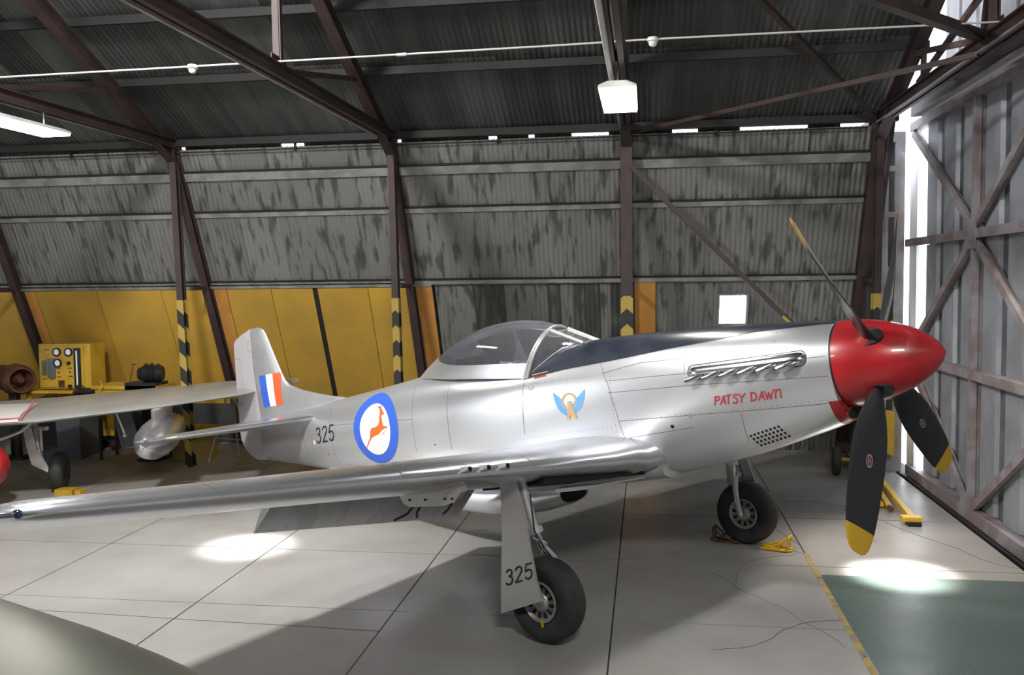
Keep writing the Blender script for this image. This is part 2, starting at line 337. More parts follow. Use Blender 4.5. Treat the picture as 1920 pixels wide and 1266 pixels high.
board(-14.6, -3.5, 0, .77, 'base_wall', .05, name='wall_base_board')
# window
wf = B(); wf2 = [(WX0 - .03, WX0, WZ0 - .03, WZ1 + .03), (WX1, WX1 + .03, WZ0 - .03, WZ1 + .03), (WX0, WX1, WZ0 - .03, WZ0), (WX0, WX1, WZ1, WZ1 + .03)]
for a, b_, c, d in wf2:
    wf.add([W(a, c, .04), W(b_, c, .04), W(b_, d, .04), W(a, d, .04), W(a, c, -.11), W(b_, c, -.11), W(b_, d, -.11), W(a, d, -.11)],
           [(0, 3, 2, 1), (4, 5, 6, 7), (0, 1, 5, 4), (1, 2, 6, 5), (2, 3, 7, 6), (3, 0, 4, 7)])
wo = struct(wf.obj('window_1', 'girt'))
def paneglass():
    m, N, L, b = newmat('clear_window_pane'); N.remove(b); t = N.new('ShaderNodeBsdfTransparent'); t.inputs[0].default_value = (.96, .98, 1, 1)
    L.new(t.outputs[0], N['Material Output'].inputs[0]); return m
M['pane'] = paneglass()
B().add([W(WX0, WZ0, -.06), W(WX1, WZ0, -.06), W(WX1, WZ1, -.06), W(WX0, WZ1, -.06)], [(0, 1, 2, 3)]).obj('pane', 'pane', wo)
# girts running along the wall, in lengths between the frames
def hb(x0, x1, z0, z1, o0, o1):
    return B().add([W(x0, z0, o1), W(x1, z0, o1), W(x1, z1, o1), W(x0, z1, o1), W(x0, z0, o0), W(x1, z0, o0), W(x1, z1, o0), W(x0, z1, o0)],
                   [(0, 3, 2, 1), (4, 5, 6, 7), (0, 1, 5, 4), (1, 2, 6, 5), (2, 3, 7, 6), (3, 0, 4, 7)])
n = 4
girts = B()
def trim(b, m, label=None, name=None):
    global n
    o = struct(b.obj(name or 'trim_%d' % n, m)); n += 1
    if label: o['label'] = label
    return o
for i in range(len(FRX) - 1):
    a, b_ = FRX[i] + .06, FRX[i + 1] - .06
    for z0, z1, pr in ((4.615, 4.735, .07), (4.05, 4.12, .06), (2.92 if a > -4 else 2.955, 2.985, .07)):
        t = trim(hb(a, b_, z0, z1, .02, pr), 'girt', 'grey painted girt along the leaning wall')
        d = hb(a, b_, z1 + .002, z1 + .035, .02, pr + .015).obj('shade_bar', 'steel_dark', t)  # dark bar stands in for the shadow line above the girt
conduit = B().tube([W(-15, 5.04, .10), W(-7, 5.045, .10), W(3.1, 5.06, .10)], .011, 6)
trim(conduit, 'steel_dark', 'thin dark conduit under the eave')
for i, xx in enumerate((-9.2, -5.4, -2.2, 1.0)):
    B().box((xx - .015, YE + .0, 5.03), (xx + .015, YE + .05, 5.2)).obj('conduit_clip', 'steel_dark', bpy.data.objects['trim_%d' % (n - 1)])
trim(B().box((-15, YE - .10, 5.135), (3.5, YE + .02, 5.24)), 'steel_dark', 'dark eave beam')

# roof
roof = B()
for sgn in (1, -1):
    def RR(x, y, o): 
        p = R(x, y, o); return (p[0], sgn * p[1], p[2])
    roof.add([RR(-17, 13.66, -.08), RR(3.5, 13.66, -.08), RR(3.5, 0, -.08), RR(-17, 0, -.08), RR(-17, 13.66, -.12), RR(3.5, 13.66, -.12), RR(3.5, 0, -.12), RR(-17, 0, -.12)],
             [(0, 3, 2, 1), (4, 5, 6, 7), (0, 1, 5, 4), (1, 2, 6, 5), (2, 3, 7, 6), (3, 0, 4, 7)])
ceil = struct(roof.obj('ceiling', 'roof_sheet'))
def Rz(x, t, off=0): y = 13.66 - t; return R(x, y, off)
for k in range(26):
    a = -14.6 + k * .70
    for t0, t1, o in ((0, 1.55, .0), (1.5, 3.85, -.012), (3.8, 7.0, -.024)):
        sheet('roof_sheet', a, min(a + .715, 3.5), t0, t1, 'roof_sheet', -.05 + o + random.uniform(-.005, .005), ceil, Rz)
for y in (12.17, 11.03, 9.89, 8.75, 7.6):
    p = R(0, y, .0)
    b = B().add([(X, y + dy, p[2] - RS * 0 + dz) for X in (-15, 3.5) for dy, dz in ((-.03, -.085), (.03, -.085), (.03, .02), (-.03, .02))],
                [(0, 1, 2, 3), (7, 6, 5, 4), (0, 4, 5, 1), (1, 5, 6, 2), (2, 6, 7, 3), (3, 7, 4, 0)])
    trim(b, 'steel_dark', 'dark roof purlin under the corrugated roof')

# other walls (out of the picture, they keep the daylight out)
struct(B().add([(x, -(YB - TN * z), z) for x, z in ((-17, 0), (4, 0), (4, 5.3), (-17, 5.3))] , [(0, 1, 2, 3)]).obj('wall_front', 'wall_sheet'))
lw = B()
lw.add([(-17, -16, 0), (-17, 4.9, 0), (-17, 4.9, 5.2), (-17, -16, 5.2)], [(0, 1, 2, 3)])
lw.add([(-17, 6.3, 0), (-17, 16.2, 0), (-17, 13.8, 5.3), (-17, 6.3, 5.3)], [(0, 1, 2, 3)])
lw.add([(-17, -14.2, 5.2), (-17, 14.2, 5.2), (-17, 0, 12)], [(0, 1, 2)])
struct(lw.obj('wall_left', 'wall_sheet_dark'))

# steel frames: inner post and leaning leg at the wall, bottom chord, rafter, hangers
def ibeam(p, q, w_, d_, up, tf=.014):
    p, q = Vector(p), Vector(q); dd = (q - p).normalized(); x = dd.cross(Vector(up)).normalized(); y = x.cross(dd).normalized(); b = B()
    b.bar(p + y * (d_ / 2), q + y * (d_ / 2), w_, tf, up); b.bar(p - y * (d_ / 2), q - y * (d_ / 2), w_, tf, up); b.bar(p, q, .012, d_, up); return b
names = {-10.94: 'furthest left in the picture', -7.39: 'left of the tail fin', -3.84: 'behind the roundel', -.29: 'behind the nose, below the boxy lamp', 3.26: 'at the corner by the sliding door', -14.49: 'beyond the left edge of the picture'}
for X in FRX:
    if X < -14: continue
    t = P('steel_frame', (X, YE, 0), 'brown steel roof frame and wall post ' + names[X], 'frame', 'steel frames carrying the roof')
    wide = .20 if X > 3 else .13
    t.part('leaning_leg', ibeam(W(X + (.0 if X > -8 else .0), 0, .13), W(X, 5.16, .13), wide, .14, (0, -1, -.3)), 'steel_brown')
    y0 = YE - .05; yb = YE + .18
    pw = {-.29: .17}.get(X, .10)
    zt = 2.72
    yz = yb + (y0 - yb) * (zt / HE)
    t.part('post', ibeam((X, yz, zt), (X, y0, HE), pw, .12, (0, -1, 0)), 'steel_brown')
    lo = ibeam((0, yb, 0), (0, yz, zt), pw + .012, .13, (0, -1, 0))
    lo.box((-pw / 2 - .01, yb - .12, 0), (pw / 2 + .01, yb + .12, .012)); shift(lo, (0, 0, 0))
    o = link('striped_post_foot', shift(lo, (0, YE, 0)).mesh('striped_post_foot', 'chevron' if X in (-.29, -3.84, 3.26) else 'hazard'), t.o)
    o['label'] = 'post foot with yellow and black hazard stripes'
    t.part('cross_tie', B().bar((X, 13.98, 2.9), (X, 14.6, 2.9), .05, .06), 'steel_brown')
    ch = B()
    for dx in (-.045, .045): ch.bar((X + dx, -13.5, 5.17), (X + dx, YE, 5.17), .012, .12)
    ch.bar((X - .055, -13.5, 5.235), (X - .055, YE, 5.235), .085, .014); ch.bar((X + .055, -13.5, 5.235), (X + .055, YE, 5.235), .085, .014)
    t.part('bottom_flange', B().bar((X - .075, -13.5, 5.107), (X - .075, YE - .1, 5.107), .035, .012), 'steel_grey', label='pale edge of the bottom chord')  # paler strip along the lower left edge of the chord
    ch.bar((X - .035, -13.5, 5.11), (X - .035, YE, 5.11), .045, .010); ch.bar((X + .05, -13.5, 5.11), (X + .05, YE, 5.11), .06, .010)
    t.part('bottom_chord', ch, 'steel_brown')
    t.part('rafter', ibeam(R(X, YE, .26), R(X, .05, .26), .15, .16, (0, .42, .9)), 'steel_brown')
    for y in (9.3, 4.9, .5):
        t.part('hanger', B().bar((X - .03, y, 5.2), R(X - .03, y, .25), .012, .07, (1, 0, 0)).bar((X + .03, y, 5.2), R(X + .03, y, .25), .07, .012, (1, 0, 0)), 'steel_brown')
    t.part('web_brace', B().bar((X, 9.3, 5.2), R(X, 12.0, .25), .07, .06), 'steel_brown')
    t.part('web_brace', B().bar((X, 4.9, 5.2), R(X, 9.3, .25), .07, .06), 'steel_brown')
    t.part('gusset', B().bar((X, 9.1, 5.22), (X, 9.5, 5.22), .012, .26), 'steel_brown')
# wind braces
def brace(p, q, w_, h_, label, m='steel_brown', grp='diagonal wind braces'):
    o = B(); p = Vector(p); q = Vector(q); mid = p
    shift(o.bar(p, q, w_, h_), p); ob = o.obj('wind_brace', m, None, None, p); tag(ob, label, 'brace', grp); return ob
brace((-.22, 13.5, 4.6), (1.95, 13.52, 2.42), .06, .07, 'brown steel brace running down rightward from the post below the boxy lamp')
bb = B(); bb.bar((0, 0, 0), (1.25, .02, -1.28), .07, .075); o = bb.obj('wind_brace', 'hazard', None, None, (1.95, 13.52, 2.42)); tag(o, 'striped lower end of the diagonal brace above the engine cowling', 'brace', 'diagonal wind braces')
brace((-.25, 13.45, 5.08), (3.2, 9.55, 5.10), .05, .05, 'thin brown brace rising behind the lamp toward the upper right corner')
brace((3.2, 9.5, 5.26), (-.25, 5.75, 5.26), .10, .09, 'heavy brown brace crossing the upper right corner of the picture')
brace(R(3.2, 13.4, .16), R(-.25, 9.2, .16), .07, .06, 'dark brace under the roof right of the lamp')

# sprinkler-thin cable pipe with detectors, right across the hall
t = P('ceiling_pipe', (-6.9, 9.1, 5.25), 'thin pale pipe crossing the whole picture under the roof', 'pipe')
t.part('pipe', B().tube([(-14, 9.1, 5.215), (-6.9, 9.1, 5.232), (-4.7, 9.1, 5.245), (-1, 9.1, 5.27), (.07, 9.1, 5.285), (3.34, 9.1, 5.283), (3.9, 9.1, 5.285)], .010, 8), 'cable', 60)
for xx in (-2.45,): t.part('coupling', B().cyl((xx - .05, 9.1, 5.258), (xx + .05, 9.1, 5.259), .017), 'cable', 60)
for xx, zz, lb in ((-4.713, 5.245, 'round white smoke detector on the pipe at the left, above the jet wing'), (.067, 5.285, 'round white smoke detector on the pipe right of the lamp')):
    t = P('smoke_detector', (xx, 9.1, zz), lb, 'detector', 'smoke detectors on the thin pipe')
    t.part('base', B().lathe((xx, 9.1, zz), (0, 0, -1), [(-.015, .0), (-.015, .05), (.02, .055), (.022, .0)], 20), 'white_fix', 40)
    t.part('sensor_head', B().lathe((xx, 9.1, zz - .02), (0, 0, -1), [(0, 0), (0, .042), (.03, .04), (.05, .025), (.052, 0)], 20), 'white_fix', 40)

# fluorescent fixtures
def fixture(X, z, label, y0=9.4, y1=10.68, ww=.195):
    t = P('ceiling_lamp', (X, (y0 + y1) / 2, z), label, 'lamp', 'fluorescent ceiling lamps')
    pr = [(-.10, .095), (.10, .095), (.195, .055), (.195, .03), (-.195, .03), (-.195, .055)]
    f = lambda x, zz, y: (X + x, y, z + zz)
    t.part('housing', B().prism(pr, y0, y1, lambda x, zz, y: (X + x, y, z + zz)), 'white_fix')
    t.part('diffuser', B().prism([(-.192, .032), (.192, .032), (.185, .006), (-.185, .006)], y0 + .01, y1 - .01, lambda x, zz, y: (X + x, y, z + zz)), 'lamp', label='glowing diffuser')
    t.part('louvre', B().prism([(-.187, .006), (.187, .006), (.187, 0), (-.187, 0)], y0 + .02, y1 - .02, lambda x, zz, y: (X + x, y, z + zz)), 'lamp')
    for yy in (y0 + .25, y1 - .25): t.part('suspension_rod', B().cyl((X, yy, z + .09), (X, yy, 5.12), .008), 'white_fix')
    area('lamp_light', (X, (y0 + y1) / 2, z - .03), (X, (y0 + y1) / 2, 0), ww * 2, y1 - y0, 60, (1, .97, .88))
fixture(-.29, 4.875, 'bright boxy fluorescent lamp hanging above the cockpit')
fixture(-7.39, 4.85, 'bright fluorescent lamp cut by the left edge of the picture', 9.2, 10.68)
o = B().tube([(-.36, 10.0, 5.07), (-.36, 4.0, 5.07)], .028, 10).obj('cable_duct', 'cable', None, 60); tag(o, 'straight pale conduit running above the boxy lamp toward the viewer', 'conduit')

# ---------------------------------------------------------------- right end: sliding door, corner, gable
DX = 3.84
door = struct(B().box((DX + .13, 8.9, .05), (DX + .16, 13.66, 5.14)).obj('door_1', 'door_recess'))
def dpart(name, b, m, label=None):
    o = b.obj(name, m, door)
    if label: o['label'] = label
    return o
for k in range(6):
    yc = 13.66 - k * .74
    for z0, z1 in ((.18, 1.74), (1.80, 3.40), (3.46, 5.10)):
        pr = [(yc, DX + .13), (yc - .03, DX + .085), (yc - .47, DX + .085), (yc - .50, DX + .13)]
        dpart('door_panel', B().prism([(p[0], p[1]) for p in pr], z0, z1, lambda y, x, z: (x, y, z)), 'door_panel')
B().box((DX + .02, 13.88, .1), (DX + .06, 14.24, 5.16)).obj('end_post', 'white_paint', door)['label'] = 'door end post, painted white for the daylight on it'  # white colour carries the daylight falling on the post
for y in (11.5, 9.0):
    w_ = .09 if y > 11 and y < 12 else .11
    dpart('mullion', B().box((DX - .02, y - w_ / 2, .1), (DX + .05, y + w_ / 2, 5.16)).box((DX + .05, y - .03, .1), (DX + .12, y + .03, 5.16)), 'door_steel')
for z, y1 in ((1.77, 14.05), (3.45, 14.3)):
    dpart('rail', B().box((DX - .03, 8.9, z - .055), (DX + .02, y1, z + .055)).box((DX + .02, 8.9, z + .035), (DX + .12, y1, z + .055)), 'door_steel')
dpart('bottom_rail', B().box((DX - .04, 8.9, .02), (DX + .12, 14.08, .17)), 'door_steel')
dpart('top_rail', B().box((DX - .03, 8.9, 5.06), (DX + .12, 14.1, 5.18)), 'door_steel')
def dbar(y0, z0, y1, z1, w_=.05, h_=.10):
    dpart('diagonal_brace', B().bar((DX - .0, y0, z0), (DX - .0, y1, z1), w_, h_), 'door_steel')
    dpart('diagonal_brace', B().bar((DX + .045, y0, z0 - .0), (DX + .045, y1, z1 - .0), .09, .02), 'door_steel')
dbar(14.0, 5.02, 11.6, 3.58); dbar(11.4, 3.58, 9.1, 5.0); dbar(11.6, 3.35, 13.95, 1.92); dbar(11.4, 3.35, 9.1, 1.85); dbar(11.4, .16, 9.1, 1.62)
dbar(11.6, .2, 13.95, 1.65)
dpart('gusset_plate', B().box((DX - .045, 11.33, 3.27), (DX - .03, 11.67, 3.63)), 'door_steel')
dpart('gusset_plate', B().box((DX - .045, 11.3, .05), (DX - .03, 11.68, .32)), 'door_steel')
dpart('label_plate', B().box((DX - .05, 11.44, 3.38), (DX - .045, 11.56, 3.52)), 'door_panel')
d2 = struct(B().box((DX + .02, -16, .02), (DX + .12, 8.86, 5.3)).obj('door_2', 'door_panel'))
# floor track
trim(B().box((DX - .10, -10, -.02), (DX - .065, 17, .022)).box((DX - .06, -10, -.03), (DX + .02, 17, .004)), 'steel_dark', 'dark floor track of the sliding door')
# header truss over the door
hd = P('door_header', (DX, 12, 5.3), 'brown lattice header beam above the sliding door', 'beam')
hd.part('lower_beam', B().box((DX - .08, 3, 5.24), (DX + .10, 13.9, 5.27)).box((DX - .08, 3, 5.27), (DX - .05, 13.9, 5.40)), 'steel_brown')
hd.part('lower_beam_edge', B().box((DX - .11, 3, 5.215), (DX - .07, 13.4, 5.24)), 'steel_grey', label='pale edge of the header beam')  # paler strip along the lower edge of the header
hd.part('upper_beam', B().bar((3.52, 13.9, 5.30), (3.52, 3, 5.30), .10, .05).bar((3.60, 13.9, 5.44), (3.60, 3, 5.44), .06, .05), 'steel_brown')
for y in (12.5, 11.2, 9.9, 8.6): hd.part('lattice_bar', B().bar((3.40, y, 5.3), (3.90, y - .6, 5.45), .05, .04), 'steel_brown')
hd.part('truss_brace', B().bar((3.26, 9.6, 5.25), (3.3, 9.2, 7.0), .06, .06), 'steel_brown')
hd.part('truss_brace', B().bar((3.36, 11.9, 5.3), (3.36, 11.9, 5.95), .05, .06, (1, 0, 0)), 'steel_brown')
hd.part('truss_brace', B().bar((3.3, 11.9, 5.32), (3.3, 9.7, 5.75), .05, .06), 'steel_brown')
hd.part('pipe_rail', B().tube([(3.66, 13.6, 5.42), (3.66, 3, 5.42)], .02, 8).tube([(3.72, 13.6, 5.47), (3.72, 3, 5.47)], .016, 8), 'steel_grey', 60)
# gable sheets above the header (outside the header line)
gab = struct(B().box((4.04, -13, 5.5), (4.07, 13.2, 12)).obj('wall_right', 'gable_sheet'))
for k in range(10):
    y1 = 13.2 - k * .62
    B().prism([(y1, 4.035), (y1 - .03, 4.0), (y1 - .54, 4.0), (y1 - .57, 4.035)], 5.42 + (k % 3) * .02, 7.6, lambda y, x, z: (x, y, z)).obj('gable_panel', 'gable_sheet', gab)
# corner: slotted end panel, white door post
cp = struct(B().obj('wall_corner', 'girt') if False else B().box((3.40, 14.30, 0), (3.52, 14.34, 5.1)).box((3.52, 14.30, 0), (3.545, 14.34, 5.1)).obj('wall_corner', 'steel_grey'))
sl = B()
zs = [(5.1, 4.95), (4.60, 4.52), (3.92, 3.84), (3.1, 3.02), (2.3, 2.2), (1.4, 1.3), (.4, 0)]
sl.box((3.66, 14.29, 0), (3.80, 14.33, 5.1)); sl.box((3.52, 14.29, 0), (3.57, 14.33, 5.1))
for a, b_ in zs: sl.box((3.57, 14.29, b_), (3.66, 14.33, a))
sl.obj('slotted_panel', 'steel_grey', cp)
B().box((3.56, 14.42, 0), (3.80, 14.46, 5.1)).obj('dark_backing', 'steel_dark', cp)
B().box((3.3, 14.45, 0), (3.58, 16.1, 5.3)).obj('end_infill', 'wall_sheet_dark', cp)

# ---------------------------------------------------------------- props at the back left
gc = P('gauge_cabinet', (-10.1, 14.6, 0), 'yellow instrument test cabinet with round gauges at the back left', 'cabinet')
def gbox(b, x0, x1, y0, y1, z0, z1): b.box((x0, y0, z0), (x1, y1, z1)); return b
FY = 14.35
gc.part('body', gbox(B(), -10.45, -9.48, FY, FY + .42, 1.19, 1.97), 'yellow')
gc.part('front_panel', gbox(B(), -10.42, -9.60, FY - .02, FY, 1.22, 1.94), 'yellow')
for gx, gz in ((-10.09, 1.83), (-9.87, 1.83), (-10.08, 1.64)):
    gg = gc.part('gauge', B().lathe((gx, FY - .02, gz), (0, -1, 0), [(0, 0), (0, .075), (.03, .075), (.03, .052), (.02, .05), (.02, 0)], 24), 'black', 30)
    gc.part('dial', B().cyl((gx, FY - .035, gz), (gx, FY - .043, gz), .049, n=20), 'white_paint', parent=gg)
gc.part('meter', gbox(B(), -10.38, -10.30, FY - .04, FY - .02, 1.43, 1.69), 'grey_dial'); gc.part('meter', gbox(B(), -10.275, -10.13, FY - .04, FY - .02, 1.38, 1.72), 'grey_dial')
tm = gc.part('tube_meter', gbox(B(), -9.77, -9.65, FY - .045, FY - .02, 1.20, 1.90), 'black'); gc.part('scale', gbox(B(), -9.725, -9.70, FY - .052, FY - .045, 1.26, 1.85), 'white_paint', parent=tm)
for gx, gz in ((-9.87, 1.64), (-9.86, 1.24)): gc.part('knob', B().cyl((gx, FY - .02, gz), (gx, FY - .06, gz), .03, n=14), 'black')
gc.part('switch_box', gbox(B(), -10.07, -9.97, FY - .05, FY - .02, 1.23, 1.34), 'brown')
for gx, gz in ((-10.07, 1.46), (-9.86, 1.47)): gc.part('toggle_switch', B().cyl((gx, FY - .02, gz), (gx + .02, FY - .06, gz + .03), .008, n=8), 'black')
for gx, gz in ((-10.34, 1.36), (-10.20, 1.36), (-9.86, 1.55), (-10.08, 1.55), (-10.07, 1.40), (-9.85, 1.41), (-9.85, 1.19), (-10.28, 1.87)):
    gc.part('name_plate', gbox(B(), gx - .04, gx + .04, FY - .023, FY - .02, gz - .008, gz + .008), 'brown')
st = P('cabinet_stand', (-10.15, 14.5, 0), 'yellow stand with open compartments under the gauge cabinet', 'stand')
st.part('top', gbox(B(), -10.62, -9.58, 14.16, 14.78, 1.13, 1.17), 'yellow')
st.part('frame', gbox(gbox(gbox(gbox(B(), -10.6, -10.54, 14.18, 14.24, 0, 1.13), -9.68, -9.62, 14.18, 14.24, 0, 1.13), -10.6, -10.54, 14.7, 14.76, 0, 1.13), -9.68, -9.62, 14.7, 14.76, 0, 1.13), 'yellow')
st.part('dark_base', gbox(B(), -10.62, -9.60, 14.15, 14.78, 0, .82), 'base_wall')
st.part('back', gbox(B(), -10.54, -9.68, 14.6, 14.63, .3, 1.13), 'yellow')
st.part('shelf', gbox(B(), -10.54, -9.68, 14.2, 14.6, .9, .92), 'yellow')
for xx in (-10.35, -10.15, -9.98, -9.83): st.part('jar', B().cyl((xx, 14.3, .92), (xx, 14.3, 1.06), .045, n=10), 'brown')
bn = P('yellow_workbench', (-8.75, 14.3, 0), 'low yellow workbench between the gauge cabinet and the black machine', 'workbench')
bn.part('top', gbox(B(), -9.3, -8.1, 14.05, 14.65, 1.22, 1.28), 'yellow'); bn.part('apron', gbox(B(), -9.25, -8.15, 14.08, 14.1, 1.0, 1.22), 'yellow')
for xx in (-9.22, -8.2):
    for yy in (14.12, 14.58): bn.part('leg', gbox(B(), xx, xx + .04, yy - .02, yy + .02, 0, 1.22), 'steel_dark')
po = B().cyl((-8.74, 14.3, 1.28), (-8.66, 14.3, 1.62), .008, n=8).cyl((-8.70, 14.3, 1.62), (-8.62, 14.3, 1.625), .010, n=8).obj('thin_rod', 'brown'); tag(po, 'thin dark rod standing on the yellow workbench', 'rod')
bn.part('hose', B().tube([(-9.2, 14.1, 1.28), (-9.12, 14.05, 1.36), (-9.05, 14.0, 1.28), (-9.15, 13.98, 1.12)], .012, 8), 'yellow', 60)
bg = P('dark_bag', (-9.42, 14.05, 1.17), 'dark bag lying right of the gauge cabinet', 'bag'); bg.part('body', B().lathe((-9.42, 14.05, 1.14), (0, 0, 1), [(0, 0), (0, .16), (.04, .19), (.09, .12), (.11, 0)], 14), 'black', 50)
bg.part('strap', B().tube([(-9.52, 14.0, 1.2), (-9.42, 13.98, 1.30), (-9.32, 14.0, 1.2)], .01, 6), 'black', 50)
ct = P('yellow_trolley', (-9.75, 14.9, 0), 'small yellow trolley on castors under the wing of the parked jet', 'trolley')
ct.part('body', B().prism([(-9.95, .27), (-9.45, .27), (-9.40, .36), (-9.40, .95), (-9.95, .95)], 14.95, 15.3, lambda x, z, y: (x, y, z)), 'yellow')
ct.part('chassis', gbox(B(), -9.93, -9.42, 14.97, 15.28, .2, .27), 'black')
for xx in (-9.85, -9.5):
    for yy in (15.02, 15.23): ct.part('castor', B().cyl((xx, yy - .025, .075), (xx, yy + .025, .075), .075, n=16).box((xx - .015, yy - .03, .07), (xx + .015, yy + .03, .22)), 'brown', 40)
mc = P('black_engine', (-8.35, 14.25, 0), 'black machine with round ribbed housing beside the striped post', 'engine')
mc.part('housing', B().lathe((-8.29, 14.25, 1.47), (-1, -.2, 0), [(-.18, 0), (-.18, .12), (-.1, .17), (-.05, .13), (0, .18), (.05, .14), (.1, .18), (.16, .12), (.22, .10), (.24, 0)], 18), 'black', 30)
mc.part('base', gbox(B(), -8.68, -8.12, 14.05, 14.45, 1.20, 1.33), 'black')
mc.part('stand', gbox(gbox(B(), -8.42, -8.22, 14.1, 14.4, .04, 1.2), -8.5, -8.12, 14.05, 14.45, 0, .04), 'steel_dark')
be = P('brown_engine_cowl', (-10.5, 14.0, 0), 'round brown engine cowling ring at the left edge', 'engine part')
be.part('ring', B().lathe((-10.5, 13.95, 1.38), (-.75, .5, 0), [(.25, .13), (.0, .19), (0, .22), (.04, .25), (.30, .27), (.5, .23), (.5, .16)], 26), 'brown', 40)
be.part('core', B().lathe((-10.5, 13.95, 1.38), (-.75, .5, 0), [(.02, 0), (.02, .05), (.1, .09), (.5, .12), (.9, .22), (.9, 0)], 18), 'brown', 40)
be.part('stand', gbox(gbox(B(), -10.95, -10.55, 13.95, 14.2, 0, .06), -10.8, -10.65, 14.0, 14.1, .06, 1.15), 'steel_dark')
yb_ = P('yellow_drum_box', (-7.6, 14.5, 0), 'pale yellow box with a lifting bracket behind the tailplane', 'box')
yb_.part('body', B().prism([(-7.95, 14.2), (-7.62, 14.05), (-7.3, 14.3), (-7.3, 14.6), (-7.95, 14.6)], 0, .50), 'ply')
yb_.part('lid', B().prism([(-7.98, 14.18), (-7.62, 14.02), (-7.27, 14.29), (-7.27, 14.63), (-7.98, 14.63)], .50, .56), 'ply')
yb_.part('lifting_bracket', B().tube([(-7.78, 14.3, .56), (-7.72, 14.3, .86), (-7.66, 14.3, .82)], .014, 6).tube([(-7.6, 14.3, .56), (-7.62, 14.3, .74)], .014, 6), 'pale_steel')
tr = P('folding_trestle', (-6.9, 14.35, 0), 'pale three legged trestle with a short board, left of the rudder', 'trestle')
for a, b_ in (((-7.0, 14.3), (-7.25, 14.1)), ((-6.85, 14.3), (-6.35, 14.15)), ((-6.93, 14.4), (-7.0, 14.7))):
    tr.part('leg', B().cyl((a[0], a[1], 1.05), (b_[0], b_[1], 0), .018, n=8), 'pale_steel', 60)
tr.part('cross_brace', B().cyl((-7.16, 14.16, .4), (-6.5, 14.2, .35), .010, n=8), 'pale_steel'); tr.part('top_board', gbox(B(), -7.35, -6.55, 14.25, 14.5, 1.05, 1.16), 'ply')

# right side
tb = P('tow_bar', (3.1, 12, 0), 'yellow tow bar lying on the floor near the sliding door', 'tow bar')
tb.part('arm', B().bar((3.30, 13.6, .07), (3.13, 11.30, .07), .07, .06), 'yellow_chock'); tb.part('arm', B().bar((3.17, 13.3, .05), (3.02, 11.85, .05), .06, .05), 'yellow_chock')
tb.part('arm', B().bar((3.06, 13.2, .04), (2.96, 12.0, .04), .05, .04), 'yellow_chock')
tb.part('hitch_head', B().box((3.0, 11.17, .05), (3.22, 11.31, .10)), 'yellow_chock'); tb.part('hitch_foot', B().box((3.05, 11.13, 0), (3.20, 11.24, .05)), 'black'); tb.part('arm_end', B().cyl((3.02, 11.86, .05), (3.015, 11.76, .05), .035, n=10), 'brown')
kt = P('ground_cart', (3.1, 14.2, 0), 'low two wheeled ground cart behind the lower propeller blade', 'cart')
kt.part('wheel', B().lathe((2.80, 14.0, .22), (1, -.12, 0), [(-.06, 0), (-.06, .17), (-.04, .215), (.04, .215), (.06, .17), (.06, 0)], 24), 'rubber', 40)
kt.part('hub', B().lathe((2.74, 14.0, .22), (-1, .12, 0), [(0, 0), (0, .10), (.015, .09), (.02, .03), (.03, 0)], 16), 'brown', 40)
kt.part('wheel', B().lathe((3.42, 14.0, .22), (1, -.12, 0), [(-.06, 0), (-.06, .17), (-.04, .215), (.04, .215), (.06, .17), (.06, 0)], 24), 'rubber', 40)
kt.part('axle', B().cyl((2.86, 14.0, .24), (3.4, 13.98, .22), .03, n=10), 'yellow'); kt.part('deck', B().box((2.95, 13.95, .30), (3.30, 14.8, .36)), 'brown')
kt.part('yellow_bin', B().prism([(3.30, .40), (3.62, .30), (3.62, .95), (3.22, .95)], 14.0, 14.26, lambda x, z, y: (x, y, z)), 'yellow')
kt.part('draw_bar', B().bar((3.0, 13.9, .28), (3.0, 13.3, .04), .04, .04), 'yellow')
al = B().lathe((.20, 13.83, 4.72), (0, -1, -.3), [(0, 0), (0, .05), (.05, .055), (.07, .02), (.07, 0)], 14).obj('alarm_bell', 'redpaint', None, 40); tag(al, 'small dull red bell on the upper girt', 'bell')

# chocks at the far main wheel
def chock(name, ox, oy, ang, label, m):
    t = empty(name, (ox, oy, 0), label, 'chock', 'yellow wheel chocks'); t.rotation_euler = (0, 0, ang)
    for y in (-.07, .07):
        B().tube([(-.17, y, .014), (.10, y, .014), (.16, y * .4, .014)], .011, 8).obj('base_tube', m, t, 60)
        B().tube([(-.17, y, .014), (.03, y, .075), (.13, y, .155)], .011, 8).obj('ramp_tube', m, t, 60)
        B().tube([(.13, y, .155), (.12, y, .014)], .010, 8).obj('upright', m, t, 60); B().tube([(.03, y, .075), (.03, y, .014)], .010, 8).obj('upright', m, t, 60)
    B().tube([(.13, -.07, .155), (.13, .07, .155)], .011, 8).obj('cross_tube', m, t, 60); B().tube([(.03, -.07, .075), (.03, .07, .075)], .011, 8).obj('cross_tube', m, t, 60)
    B().box((-.16, -.065, 0), (.10, .065, .006)).obj('base_plate', m, t)

